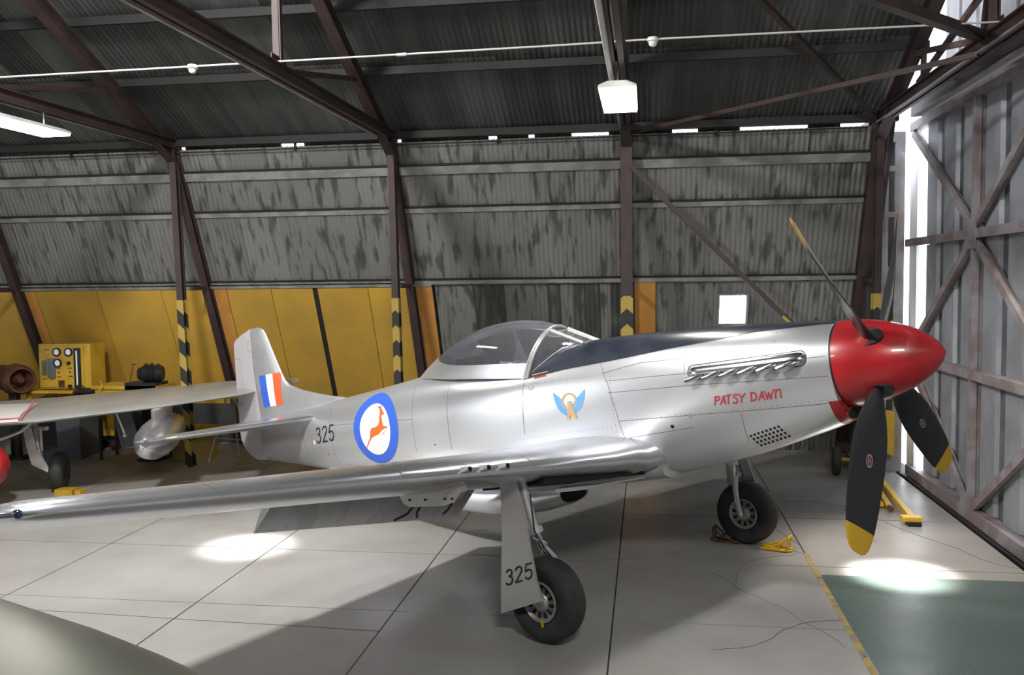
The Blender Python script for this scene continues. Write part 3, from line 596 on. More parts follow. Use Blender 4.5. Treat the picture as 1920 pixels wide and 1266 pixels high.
# ---------------------------------------------------------------- the silver fighter
O = Vector((2.83, 0, -1.9)); AT = Vector((2.27807082, 7.39075019, 2.36445504))
EA = Vector((-0.83216917, 0.52803618, -0.16932886)); ES = Vector((-0.53577296, -0.84436209, 0)); EU = Vector((-0.14297487, 0.09072182, 0.98555961))
ac = empty('fighter_aircraft', (0, 0, 0), 'polished silver propeller fighter with bubble canopy and red spinner, 325 on the tail', 'aircraft')
base = AT + EA * O.x + ES * O.y + EU * O.z
ac.matrix_world = Matrix(((EA.x, ES.x, EU.x, base.x), (EA.y, ES.y, EU.y, base.y), (EA.z, ES.z, EU.z, base.z), (0, 0, 0, 1)))
def ap(name, b, m, smooth=None, parent=None, label=None):
    o = b.obj(name, m, parent or ac, smooth)
    if parent is None: o.location = -O
    if label: o['label'] = label
    return o
FS = [(.775, .360, -.46, .360, 0, 2, 2.1), (.86, .372, -.50, .372, 0, 2, 2.1), (1.1, .402, -.565, .40, 0, 2.1, 2.2), (1.6, .446, -.69, .425, -.02, 2.2, 2.3), (2.14, .490, -.79, .44, -.05, 2.3, 2.4),
      (2.72, .525, -.855, .45, -.10, 2.3, 2.5), (3.3, .540, -.89, .455, -.14, 2.3, 2.6), (3.7, .50, -.90, .455, -.16, 2.5, 2.6), (4.2, .44, -.90, .45, -.17, 2.8, 2.6), (4.8, .45, -.90, .43, -.17, 2.6, 2.5),
      (5.3, .47, -.88, .40, -.17, 2.3, 2.4), (5.8, .458, -.84, .37, -.16, 2.1, 2.3), (6.36, .413, -.78, .33, -.14, 2.05, 2.2), (6.8, .382, -.71, .295, -.12, 2, 2.2), (7.3, .350, -.63, .255, -.10, 2, 2.1),
      (7.9, .325, -.55, .205, -.07, 2, 2.1), (8.55, .305, -.46, .145, -.05, 2, 2.1), (9.0, .29, -.40, .10, -.03, 2, 2.1), (9.28, .28, -.36, .065, -.02, 2, 2)]
def fsec(a):
    if a <= FS[0][0]: return FS[0][1:]
    for i in range(len(FS) - 1):
        A, Bq = FS[i], FS[i + 1]
        if a <= Bq[0]:
            Pq = FS[i - 1] if i > 0 else A; Q = FS[i + 2] if i + 2 < len(FS) else Bq; h = Bq[0] - A[0]; t = (a - A[0]) / h; r = []
            for k in range(1, 7):
                ma = (Bq[k] - Pq[k]) / (Bq[0] - Pq[0]) * h if i > 0 else (Bq[k] - A[k])
                mb = (Q[k] - A[k]) / (Q[0] - A[0]) * h if i + 2 < len(FS) else (Bq[k] - A[k])
                r.append((2 * t**3 - 3 * t * t + 1) * A[k] + (t**3 - 2 * t * t + t) * ma + (-2 * t**3 + 3 * t * t) * Bq[k] + (t**3 - t * t) * mb)
            return r
    return FS[-1][1:]
def fside(a, u):
    top, bot, w_, zc, nt, nb = fsec(a); h, n_ = ((top - zc), nt) if u > zc else ((zc - bot), nb)
    v = min(.99999, abs(u - zc) / h); return w_ * (1 - v**n_) ** (1 / n_)
def fring(a, n_=64, grow=0):
    top, bot, w_, zc, nt, nb = fsec(a); out = []
    for k in range(n_):
        t = 2 * PI * k / n_; c, s_ = math.cos(t), math.sin(t); e = 2 / (nt if s_ > 0 else nb); h = (top - zc) if s_ > 0 else (zc - bot)
        out.append((a, (w_ + grow) * math.copysign(abs(c) ** e, c), zc + (h + grow) * math.copysign(abs(s_) ** e, s_)))
    return out
st_ = [.775 + (9.28 - .775) * i / 110 for i in range(111)]
ap('fuselage', B().loft([fring(a) for a in st_]), 'alu', 50)
def interp(tab, x):
    if x <= tab[0][0]: return tab[0][1]
    for (a, b_), (c, d) in zip(tab[:-1], tab[1:]):
        if x <= c: return b_ + (d - b_) * (x - a) / (c - a)
    return tab[-1][1]
# anti-glare panel
AG = [(.70, .335), (.885, .350), (1.05, .357), (1.40, .371), (1.73, .355), (1.98, .344), (2.25, .337), (2.59, .318), (2.95, .303), (3.4, .290), (3.93, .245)]
rings = []
for i in range(70):
    a = .778 + (3.93 - .778) * i / 69; ub = min(interp(AG, a), fsec(a)[0] - .012); sb = fside(a, ub); top, bot, w_, zc, nt, nb = fsec(a)
    r = []
    for k in range(25):
        t0 = math.asin(min(1, ((ub - zc) / (top - zc)) ** (nt / 2))); t = t0 + (PI - 2 * t0) * k / 24; c, s_ = math.cos(t), math.sin(t)
        r.append((a, (w_ + .003) * math.copysign(abs(c) ** (2 / nt), c), zc + (top - zc + .003) * abs(s_) ** (2 / nt)))
    rings.append(r)
ap('antiglare_panel', B().loft(rings, closed=False), 'antiglare', 50, label='black anti-glare panel on top of the nose')
def stripdecal(b, pts, w_, lift=.003, fs=fside):
    for (a0, u0), (a1, u1) in zip(pts[:-1], pts[1:]):
        L_ = math.hypot(a1 - a0, u1 - u0); 
        if L_ < 1e-6: continue
        n_ = max(1, int(L_ / .06)); dx, dy = -(u1 - u0) / L_ * w_ / 2, (a1 - a0) / L_ * w_ / 2; ex, ey = (a1 - a0) / L_ * w_ * .3, (u1 - u0) / L_ * w_ * .3
        vs = []
        for k in range(n_ + 1):
            t = k / n_; a = a0 - ex + (a1 - a0 + 2 * ex) * t; u = u0 - ey + (u1 - u0 + 2 * ey) * t
            for sg in (-1, 1): vs.append((a + sg * dx, fs(a + sg * dx, u + sg * dy) + lift, u + sg * dy))
        b.add(vs, [(2 * k, 2 * k + 1, 2 * k + 3, 2 * k + 2) for k in range(n_)])
    return b
def polydecal(name, poly, m, lift=.003, fs=fside, grid=.035, label=None, parent=None):
    bm = bmesh.new(); pv = [bm.verts.new((a, 0, u)) for a, u in poly]
    for tri in tessellate_polygon([[Vector((a, u, 0)) for a, u in poly]]):
        if len(set(tri)) == 3: bm.faces.new([pv[i] for i in tri])
    a0, a1 = min(p[0] for p in poly), max(p[0] for p in poly); u0, u1 = min(p[1] for p in poly), max(p[1] for p in poly)
    x = a0 + grid
    while x < a1: bmesh.ops.bisect_plane(bm, geom=bm.verts[:] + bm.edges[:] + bm.faces[:], plane_co=(x, 0, 0), plane_no=(1, 0, 0)); x += grid
    x = u0 + grid
    while x < u1: bmesh.ops.bisect_plane(bm, geom=bm.verts[:] + bm.edges[:] + bm.faces[:], plane_co=(0, 0, x), plane_no=(0, 0, 1)); x += grid
    for v in bm.verts: v.co.y = fs(v.co.x, v.co.z) + lift
    me = bpy.data.meshes.new(name); 
    for f in bm.faces:
        f.smooth = True
        f.normal_update()
        if f.normal.y < 0: f.normal_flip()
    bm.to_mesh(me); bm.free(); me.materials.append(M[m]); o = link(name, me, parent or ac)
    if parent is None: o.location = -O
    if label: o['label'] = label
    return o
# seams, rivet lines and small holes
sm = B()
for pts in ([(2.966, .295), (2.876, .086), (2.82, -.161), (2.798, -.339), (2.76, -.50)], [(2.906, .124), (2.4, .112), (2.02, .098)], [(.956, .095), (.80, .09)],
            [(2.884, .012), (1.975, -.01), (.80, -.07)], [(2.81, -.262), (1.82, -.275), (.80, -.291)], [(2.75, -.43), (2.05, -.38)], [(2.52, .25), (2.04, .232), (2.0, .145)],
            [(2.95, .20), (2.52, .25)], [(5.75, .40), (5.72, .1), (5.72, -.4)], [(5.1, .30), (5.1, -.4)], [(7.45, .28), (7.42, -.5)], [(8.1, .1), (8.1, -.45)], [(5.72, -.02), (7.4, .02)],
            [(3.93, .26), (3.98, -.3)], [(1.22, .34), (1.22, .12)], [(2.05, .30), (2.05, .10)], [(1.6, -.55), (1.58, -.3)]):
    stripdecal(sm, pts, .0045, .0015)
ap('panel_seams', sm, 'seam', label='dark panel seams')['kind'] = 'stuff'
rv = B()
def rivet(a, u, r=.004, z=.0025):
    s_ = fside(a, u); rv.add([(a + r * math.cos(t), s_ + z, u + r * math.sin(t)) for t in [PI / 3 * k for k in range(6)]], [tuple(range(6))])
for k in range(28): rivet(2.80 + k * .05, -.30 - .002 * k)
for k in range(20): rivet(2.85, .2 - k * .035)
for k in range(40): rivet(.85 + k * .05, -.262)
for k in range(30): rivet(3.1 + k * .09, .19)
ap('rivets', rv, 'seam')['kind'] = 'stuff'
for a, u, r, m in ((2.054, -.277, .021, 'steel'), (2.256, -.357, .017, 'dark'), (7.574, -.348, .010, 'dark'), (5.374, -.332, .010, 'dark')):
    polydecal('port_hole', [(a + r * math.cos(t), u + r * math.sin(t)) for t in [2 * PI * k / 16 for k in range(16)]], m, .003)
vg = B()
for i in range(8):
    for j in range(4):
        a = 1.565 - .26 * i / 7 - .012 * j + 0.0; u = -.505 + .060 * i / 7 - .032 * j; r = .0115
        vg.add([(a + r * math.cos(t), fside(a, u + r * math.sin(t)) + .003, u + r * math.sin(t)) for t in [PI / 4 * k + .4 for k in range(8)]], [tuple(range(8))])
ap('vent_holes', vg, 'dark', label='grid of dark vent holes')['kind'] = 'stuff'
# roundel
rc, ru = 6.455, -.09
ci = lambda c, u, ra, rb, n_, tilt=0: [(c + ra * math.cos(t), u + rb * math.sin(t)) for t in [2 * PI * k / n_ for k in range(n_)]]
ro = polydecal('roundel', ci(6.45, -.085, .455, .425, 48), 'blue_paint', .003, label='blue and white roundel with an orange springbok')
ro2 = polydecal('roundel_disc', ci(6.455, -.09, .31, .31, 40), 'white_paint', .0055)
sb = [(6.294, .13), (6.32, .155), (6.33, .175), (6.345, .20), (6.35, .175), (6.375, .185), (6.40, .172), (6.375, .155), (6.352, .145), (6.345, .10), (6.352, .05), (6.352, .0), (6.375, -.041), (6.44, -.062), (6.521, -.072), (6.545, -.10), (6.555, -.14), (6.572, -.19),
      (6.614, -.225), (6.66, -.28), (6.735, -.365), (6.64, -.278), (6.596, -.235), (6.53, -.185), (6.46, -.164), (6.38, -.15), (6.332, -.12), (6.29, -.10), (6.24, -.085), (6.21, -.09), (6.26, -.13), (6.325, -.175), (6.315, -.16), (6.24, -.11), (6.185, -.075), (6.25, -.06), (6.278, -.055), (6.29, .0), (6.308, .062), (6.297, .075), (6.268, .075), (6.255, .088)]
polydecal('springbok', sb, 'orange', .008, grid=.06)
# strokes lettering
def letters(fs, strokes, org, ea, eu, w_, name, m, label, lift=.003):
    b = B()
    for st in strokes:
        stripdecal(b, [(org[0] + ea[0] * x + eu[0] * y, org[1] + ea[1] * x + eu[1] * y) for x, y in st], w_, lift, fs)
    return ap(name, b, m, label=label)
def arc(cx, cy, rx, ry, t0, t1, n_=10): return [(cx + rx * math.cos(math.radians(t0 + (t1 - t0) * k / n_)), cy + ry * math.sin(math.radians(t0 + (t1 - t0) * k / n_))) for k in range(n_ + 1)]
D3 = lambda x: [[(x + p[0], p[1]) for p in arc(.25, .76, .22, .22, 150, -90) + arc(.25, .27, .25, .27, 90, -155)]]
D2 = lambda x: [[(x + p[0], p[1]) for p in arc(.25, .74, .23, .25, 165, -35) + [(.02, .02), (.5, .02)]]]
D5 = lambda x: [[(x + p[0], p[1]) for p in [(.48, .98), (.10, .98), (.04, .54)] + arc(.25, .31, .25, .30, 120, -150)]]
S325 = D3(0) + D2(.72) + D5(1.44)
letters(fside, S325, (7.79, -.19), (-.216, .010), (-.02, .20), .020, 'serial_number', 'black', 'black number 325 on the rear fuselage')
# PATSY DAWN, painted by hand
def sh(st, dx): return [[(x + dx, y) for x, y in s_] for s_ in st]
Lp = [[(0, 0), (.12, 1)], [(.02, .95), (.45, 1), (.55, .78), (.45, .55), (.08, .5)]]
La = [[(0, 0), (.38, 1), (.52, 0)], [(.12, .35), (.5, .35)]]
Lt = [[(.22, 0), (.30, 1)], [(0, .95), (.62, 1.02)]]
Ls = [[(.52, .88), (.40, 1), (.15, .95), (.10, .72), (.40, .48), (.48, .2), (.35, .02), (.1, 0), (0, .12)]]
Ly = [[(0, 1), (.22, .5)], [(.62, 1), (.22, .5), (.15, 0)]]
Ld = [[(.1, 1), (.05, 0)], [(0, 1), (.42, .92), (.62, .55), (.45, .12), (0, 0)]]
Lw = [[(0, 1), (.18, 0), (.38, .8), (.52, 0), (.85, 1.05)]]
Ln = [[(.05, 0), (.12, 1.0)], [(.12, .7), (.35, 1.02), (.55, .95), (.58, 0)]]
PD = Lp + sh(La, .62) + sh(Lt, 1.2) + sh(Ls, 1.92) + sh(Ly, 2.62) + sh(Ld, 3.75) + sh(La, 4.55) + sh(Lw, 5.2) + sh(Ln, 6.15)
letters(fside, PD, (1.80, -.205), (-.0885, .0005), (-.008, .072), .0115, 'nose_lettering', 'redpaint', 'red hand painted name PATSY DAWN', .003)
# winged emblem: two blue wings, gold ring and figure
polydecal('emblem_wing', [(3.55, .085), (3.53, .0), (3.50, -.08), (3.46, -.13), (3.40, -.165), (3.40, -.08), (3.43, -.02), (3.47, .03)], 'wingblue', .003)
polydecal('emblem_wing', [(3.15, .075), (3.16, -.0), (3.20, -.08), (3.25, -.12), (3.31, -.15), (3.31, -.06), (3.27, -.01), (3.21, .03)], 'wingblue', .003)
eb = B(); stripdecal(eb, [(3.352 + .085 * math.cos(math.radians(t)), -.03 + .082 * math.sin(math.radians(t))) for t in range(-40, 221, 20)], .020, .004)
ap('emblem_ring', eb, 'gold'); polydecal('emblem_figure', [(3.37, -.02), (3.33, -.02), (3.325, -.06), (3.30, -.12), (3.275, -.20), (3.31, -.20), (3.345, -.15), (3.37, -.20), (3.41, -.20), (3.385, -.12), (3.375, -.06)], 'gold', .005)
polydecal('rescue_marking', [(3.80, .262), (3.64, .268), (3.64, .252), (3.80, .244)], 'redpaint', .0045, grid=.1)
tx = B()
for k in range(12): stripdecal(tx, [(3.835 - k * .018, .283 + k * .0011), (3.823 - k * .018, .2838 + k * .0011)], .008, .0055)
ap('stencil_text', tx, 'gold')
tx = B()
for k in range(3): stripdecal(tx, [(3.80 - .02 * k, .20), (3.79 - .02 * k, .20)], .006, .003)
for k in range(14): t = k / 14 * PI; stripdecal(tx, [(3.83 + .03 * math.cos(t + PI), .165 + .03 * math.sin(t + PI)), (3.83 + .03 * math.cos(t + PI + .15), .165 + .03 * math.sin(t + PI + .15))], .005, .003)
ap('stencil_text', tx, 'seam')
polydecal('filler_cap', ci(7.845, -.175, .025, .03, 16), 'white_paint', .003)
polydecal('lift_bar_marking', [(7.80, -.17), (7.72, -.15), (7.72, -.165), (7.80, -.185)], 'pink', .003, grid=.1)
# spinner and propeller
def spr(a): 
    t = max(0, min(1, a / .76)); return .358 * (1 - (1 - t) ** 1.9) ** .62
sp = [(a, spr(a)) for a in [0, .003, .01, .02, .035] + [.05 + .71 * k / 30 for k in range(31)]]
spin = ap('spinner', B().lathe((0, 0, 0), (1, 0, 0), [(0, 0)] + sp[1:] + [(.765, .345), (.765, 0)], 64), 'red', 35, label='big red pointed spinner')
ap('spinner_tip', B().lathe((-.003, 0, 0), (1, 0, 0), [(0, 0), (.001, .008), (.004, .018), (.010, .028), (.010, 0)], 24), 'red', 40, parent=spin)
ap('backplate_ring', B().lathe((.764, 0, 0), (1, 0, 0), [(0, .30), (0, .352), (.014, .352), (.014, .30)], 64), 'black', 30, parent=spin)
HA = .50
BL = [(.20, .10, .10, 55), (.30, .10, .095, 54), (.42, .15, .085, 50), (.55, .215, .066, 45), (.70, .27, .048, 40), (.85, .30, .037, 36), (1.0, .31, .030, 32), (1.15, .31, .025, 29), (1.3, .305, .02, 26), (1.42, .292, .017, 24.5), (1.50, .275, .015, 23.5)]
BT = [(1.50, .275, .015, 23.5), (1.57, .25, .013, 22.5), (1.63, .215, .011, 22), (1.67, .165, .009, 21.5), (1.695, .09, .006, 21)]
def blade_ring(th, r, ch, tk, beta, n_=16):
    rad = Vector((0, math.cos(th), math.sin(th))); tg = Vector((0, math.sin(th), -math.cos(th))); ax = Vector((-1, 0, 0)); bt = math.radians(beta)
    cd = tg * math.cos(bt) + ax * math.sin(bt); nd = ax * math.cos(bt) - tg * math.sin(bt); out = []
    for k in range(n_):
        t = 2 * PI * k / n_; c, s_ = math.cos(t), math.sin(t)
        out.append(Vector((HA, 0, 0)) + rad * r + cd * (ch / 2 * c) + nd * (tk / 2 * s_ * (1 if s_ > 0 else .45)))
    return out
TH0 = 39.5
for k in range(4):
    th = math.radians(TH0 + 90 * k)
    bo = ap('propeller_blade', B().loft([blade_ring(th, *q) for q in BL]), 'blade', 50, parent=None)
    ap('blade_tip', B().loft([blade_ring(th, q[0], q[1] + .0012, q[2] + .0012, q[3]) for q in BT]), 'yellow_tip', 50, parent=bo, label='yellow blade tip')
    ap('blade_root', B().loft([[Vector((HA + .11 * math.cos(t) * (1.25 if True else 1), 0, 0)) + Vector((0, math.cos(th), math.sin(th))) * rr + Vector((0, math.sin(th), -math.cos(th))) * .095 * math.sin(t) * .95 for t in [2 * PI * i / 20 for i in range(20)]] for rr in (.20, .318)]), 'black', 40, parent=bo)
    # maker's oval on the front face
    rad = Vector((0, math.cos(th), math.sin(th))); tg = Vector((0, math.sin(th), -math.cos(th))); ax = Vector((-1, 0, 0)); bt = math.radians(31.5); cd = tg * math.cos(bt) + ax * math.sin(bt); nd = ax * math.cos(bt) - tg * math.sin(bt)
    cen = Vector((HA, 0, 0)) + rad * .95 + nd * .0185
    ov = B(); ov.add([cen + cd * (.030 * math.cos(t)) + rad * (.060 * math.sin(t)) for t in [2 * PI * i / 20 for i in range(20)]], [tuple(range(20))])
    oo = ap('maker_oval', ov, 'oval_red', parent=bo)
    ov = B(); c2 = cen + nd * .0008
    ov.add([c2 + cd * (f * .030 * math.cos(t)) + rad * (f * .060 * math.sin(t)) for f in (.98, .80) for t in [2 * PI * i / 20 for i in range(20)]], [(i, (i + 1) % 20, 20 + (i + 1) % 20, 20 + i) for i in range(20)])
    for x in (-.008, .008): ov.add([c2 + cd * (x + dx) + rad * dy for dx, dy in ((-.002, -.025), (.002, -.025), (.002, .025), (-.002, .025))], [(0, 1, 2, 3)])
    ov.add([c2 + cd * dx + rad * dy for dx, dy in ((-.008, -.003), (.008, -.003), (.008, .003), (-.008, .003))], [(0, 1, 2, 3)])
    ap('maker_oval_ring', ov, 'oval_grey', parent=bo)
# chin intake
def oval(a, cu, w_, h_, n_=28): return [(a, w_ * math.cos(t), cu + h_ * math.sin(t)) for t in [2 * PI * k / n_ for k in range(n_)]]
rg = []
for i in range(6):
    a = .770 + .075 * i / 5; top, bot, w_, zc, nt, nb = fsec(a); r = []
    for k in range(33):
        t0 = math.asin(min(1, (abs(-.275 - zc) / (zc - bot)) ** (nb / 2))); t = -t0 - (PI - 2 * t0) * k / 32; c, s_ = math.cos(t), math.sin(t)
        r.append((a, (w_ + .003) * math.copysign(abs(c) ** (2 / nb), c), zc - (zc - bot + .003) * abs(s_) ** (2 / nb)))
    rg.append(r)
inn = ap('chin_intake', B().loft(rg, closed=False).add(rg[0], [tuple(range(33))]), 'red', 50, label='red air intake under the spinner')
ap('intake_mouth', B().loft([oval(.768, -.402, .185, .052), oval(.764, -.402, .18, .049)]), 'dark', parent=inn)
ap('intake_lip', B().loft([[(.762 + .010 * math.cos(q), (.188 + .010 * math.sin(q)) * math.cos(t), -.402 + (.055 + .010 * math.sin(q)) * math.sin(t)) for q in [2 * PI * k / 8 for k in range(8)]] for t in [2 * PI * k / 32 for k in range(32)]], loop=True), 'red', 60, parent=inn)
# exhausts
exb = B()
def exring(a, h_, d_):
    uc = .100; out = []
    for k in range(16):
        t = PI * k / 15; u = uc + (h_) * math.cos(t); out.append((a, fside(a, u) + d_ * math.sin(t) - .002 * (k in (0, 15)), u))
    return out
ER = [(.955, .010, .004), (.965, .030, .022), (.985, .044, .036), (1.02, .052, .044), (1.10, .054, .046), (1.9, .052, .044), (1.96, .048, .038), (1.99, .036, .026), (2.005, .012, .004)]
exo = ap('exhaust_shroud', B().loft([exring(*q) for q in ER], closed=False), 'chrome', 60, label='chromed exhaust shroud')
ap('shroud_rim', stripdecal(B(), [(2.005 - .02 + .04 * math.sin(t) if False else (1.965 + .05 * math.cos(t)), .10 + .062 * math.sin(t)) for t in [(-90 + 180 * k / 10) * PI / 180 for k in range(11)]] + [(1.0 - .05 * math.cos(t), .10 + .062 * math.sin(t)) for t in [(90 - 180 * k / 10) * PI / 180 for k in range(11)]] + [(1.965, .038)], .008, .002), 'black', parent=exo)
for k in range(6):
    a = 1.08 + k * .168; s0 = fside(a, .06)
    stk = ap('exhaust_stack', B().tube([(a - .05, s0 + .015, .070), (a + .0, s0 + .045, .055), (a + .05, s0 + .062, .045), (a + .095, s0 + .070, .038)], [.024, .025, .022, .019], 12), 'chrome', 60, parent=exo)
    
# canopy
CS = [(3.93, .26, .41, .750, .385, -.22), (4.10, .277, .425, .830, .388, -.20), (4.40, .306, .455, .890, .382, -.17), (4.75, .34, .487, .893, .355, -.12), (5.10, .37, .53, .822, .305, -.08), (5.32, .392, .585, .735, .25, -.05), (5.45, .405, .655, .67, .215, -.03), (5.65, .428, .555, .560, .14, 0), (5.85, .448, .457, .459, .03, 0)]
def csec(i_): 
    # smooth interpolation over stations
    i0 = min(int(i_), len(CS) - 2); t = i_ - i0; A, Bq = CS[i0], CS[i0 + 1]; Pq = CS[max(i0 - 1, 0)]; Q = CS[min(i0 + 2, len(CS) - 1)]
    r = []
    for k in range(6):
        ma = (Bq[k] - Pq[k]) / 2 if i0 > 0 else Bq[k] - A[k]; mb = (Q[k] - A[k]) / 2 if i0 + 2 < len(CS) else Bq[k] - A[k]
        r.append((2 * t**3 - 3 * t * t + 1) * A[k] + (t**3 - 2 * t * t + t) * ma + (-2 * t**3 + 3 * t * t) * Bq[k] + (t**3 - t * t) * mb)
    return r
EX = 2 / 2.15
def cpt(c, ph, grow=0):
    a, ur, ug, ut, w_, shf = c; s_ = (w_ + grow) * math.copysign(abs(math.cos(ph)) ** EX, math.cos(ph)); v = abs(math.sin(ph)) ** EX; u = ur + (ut - ur + grow) * v
    return (a + shf * v, s_, u)
def phg(c): a, ur, ug, ut, w_, shf = c; return math.asin(min(1, max(0, (ug - ur) / (ut - ur)) ** (1 / EX)))
gl = []; sk1 = []; sk2 = []
for i in range(49):
    c = csec(i / 48 * 6); g0 = phg(c); gl.append([cpt(c, g0 + (PI - 2 * g0) * k / 28) for k in range(29)])
for i in range(65):
    c = csec(i / 64 * 8); g0 = phg(c) if i <= 48 else PI / 2
    sk1.append([cpt(c, g0 * k / 8, .004) for k in range(9)]); sk2.append([cpt(c, PI - g0 * k / 8, .004) for k in range(9)])
can = ap('canopy', B().loft(sk1, closed=False).loft(sk2, closed=False), 'alu', 60, label='bubble canopy')
ap('canopy_glass', B().loft(gl, closed=False), 'glass', 60, parent=can)
ap('canopy_seam', stripdecal(B(), [(3.93 + 1.9 * k / 24, interp([(3.93, .25), (5.85, .44)], 3.93 + 1.9 * k / 24)) for k in range(23)], .005, .004), 'seam', parent=can)
c0 = csec(0)
ap('canopy_bow', B().tube([cpt(c0, PI * k / 30, .004) for k in range(31)], .016, 8), 'silver_paint', 60, parent=can)
# windshield
tf = math.radians(68)
arch = [cpt(c0, tf * k / 12) for k in range(13)]; br = Vector((3.93, .385, .262)); bf = Vector((3.30, .15, .525))
for sg in (1, -1):
    rg = []
    for k in range(13):
        p = Vector(arch[k]); p.x -= .030; e = br.lerp(bf, k / 12); rg.append([(q.x, sg * q.y, q.z) for q in (p.lerp(e, j / 8 * (.74 if k < 10 else .74 + .26 * (k - 9) / 3)) for j in range(9))])
    wsd = ap('windshield', B().loft(rg, closed=False), 'glass', 60)
    P0 = Vector(arch[12]); 
    fr = B().tube([(p[0] - .034, sg * p[1], p[2]) for p in arch], .017, 8).tube([(P0.x - .030, sg * P0.y, P0.z), (bf.x, sg * bf.y, bf.z)], .019, 8).tube([r_[8] for r_ in rg[:11]], .005, 6)
    ap('windshield_frame', fr, 'silver_paint', 60, parent=wsd, label='silver frame of the windshield')
    fr = B(); 
    for k in range(12):
        e0 = br.lerp(bf, k / 12); e1 = br.lerp(bf, (k + 1) / 12); fr.add([(e.x, sg * (e.y + o1), e.z + o2) for e in (e0, e1) for o1, o2 in ((.008, -.06), (.012, .0), (.004, .012))], [(0, 3, 4, 1), (1, 4, 5, 2)])
    fr.loft([[tuple(Vector(r_[8]) + Vector((0, sg * .004, .0))), (br.lerp(bf, k / 12).x, sg * (br.lerp(bf, k / 12).y + .006), br.lerp(bf, k / 12).z)] for k, r_ in enumerate(rg)], closed=False)
    ap('windshield_sill', fr, 'antiglare', 60, parent=wsd)
ap('front_pane', B().add([(P0.x - .02, P0.y, P0.z), (P0.x - .02, -P0.y, P0.z), (bf.x, -bf.y, bf.z), (bf.x, bf.y, bf.z)], [(0, 1, 2, 3)]), 'glass')
ap('windshield_top_frame', B().tube([cpt(c0, tf + (PI - 2 * tf) * k / 8) for k in range(9)], .013, 8).tube([(bf.x, bf.y, bf.z), (bf.x - .02, 0, bf.z + .01), (bf.x, -bf.y, bf.z)], .012, 8), 'silver_paint', 60)
seat = ap('pilot_seat', B().box((4.55, -.2, .30), (4.62, .2, .62)).box((4.20, -.2, .25), (4.6, .2, .44)), 'black'); ap('headrest', B().box((4.56, -.08, .62), (4.62, .08, .72)), 'black', parent=seat)
ap('gun_sight', B().box((3.62, -.04, .50), (3.74, .04, .60)).box((3.60, -.2, .42), (3.80, .2, .52)), 'black'); ap('radio_set', B().box((4.8, -.16, .44), (5.1, .16, .58)), 'black')
# fin and rudder
FL = [(.22, 7.05), (.353, 7.32), (.40, 7.60), (.457, 7.87), (.55, 8.25), (.64, 8.50), (.72, 8.60), (.82, 8.66), (1.10, 8.79), (1.43, 8.935), (1.50, 8.99), (1.535, 9.10)]
RT = [(-.36, 9.42), (-.33, 9.58), (-.25, 9.72), (-.13, 9.84), (-.02, 9.89), (.10, 9.90), (.48, 9.86), (.95, 9.82), (1.36, 9.785), (1.42, 9.745), (1.48, 9.58), (1.535, 9.33)]
HG = 9.27
TK = [(-.4, .05), (.2, .12), (.35, .125), (1.0, .11), (1.5, .07), (1.54, .025)]
def naca(x): return (.2969 * math.sqrt(max(0, x)) - .126 * x - .3516 * x * x + .2843 * x**3 - .1015 * x**4) * 5
def fin_half(a, u):
    le, te = interp(FL, u), interp(RT, u); le = max(le, te - 1.35) if u > .7 else le
    x = max(0, min(1, (a - le) / (te - le))); 
    return interp(TK, u) / 2 * naca(x) * 2 * (1.0)
def sect(a0, a1, fh, u, n_=18, blunt=False):
    xs_ = [a0 + (a1 - a0) * (1 - math.cos(PI * k / n_)) / 2 for k in range(n_ + 1)]
    return [(a, fh(a, u), u) for a in xs_] + [(a, -fh(a, u), u) for a in xs_[::-1]]
us = [.24, .30, .353, .40, .457, .50, .55, .60, .64, .68, .72, .77, .82, .9, 1.0, 1.1, 1.2, 1.3, 1.38, 1.43, 1.47, 1.50, 1.52, 1.535]
finp = ap('fin', B().loft([sect(interp(FL, u), HG - .008, fin_half, u) for u in us]), 'silver_paint', 40, label='silver tail fin')
us2 = [-.36, -.33, -.29, -.25, -.19, -.13, -.07, -.02, .10, .25, .4, .6, .8, 1.0, 1.2, 1.3, 1.36, 1.40, 1.44, 1.48, 1.51, 1.535]
def rud_half(a, u): return max(.004, fin_half(a, max(u, .1)) * (1 if u > -.2 else max(.35, 1 - (-.2 - u) * 3)))
rud = ap('rudder', B().loft([sect(HG, interp(RT, u), rud_half, u) for u in us2]), 'fabric', 40, label='fabric covered rudder')
lv = B()
def fline(pts, w_=.005): stripdecal(lv, pts, w_, .002, fin_half)
fline([(9.27, .3), (9.27, 1.2), (9.27, 1.5)]); fline([(9.62, .46), (9.84, .48)]); fline([(9.62, .46), (9.65, 1.15), (9.80, 1.16)]); fline([(9.30, 1.37), (9.38, 1.36), (9.37, 1.22), (9.26, 1.20)])
ap('rudder_seams', lv, 'seam', parent=rud)
for k, (m, a0, a1) in enumerate((('blue_paint', 9.155, 8.985), ('white_paint', 8.985, 8.825), ('flagred', 8.825, 8.655))):
    polydecal('flag_stripe', [(a0, .84 + .0 * k), (a0 - .005, .385), (a1 - .005, .385), (max(a1, 8.66 if k == 2 else 0), .84)], m, .0025, fin_half, .04)
ap('trim_tab_rod', B().cyl((9.66, .05, .50), (9.76, .035, .49), .010, n=8), 'steel', parent=rud)
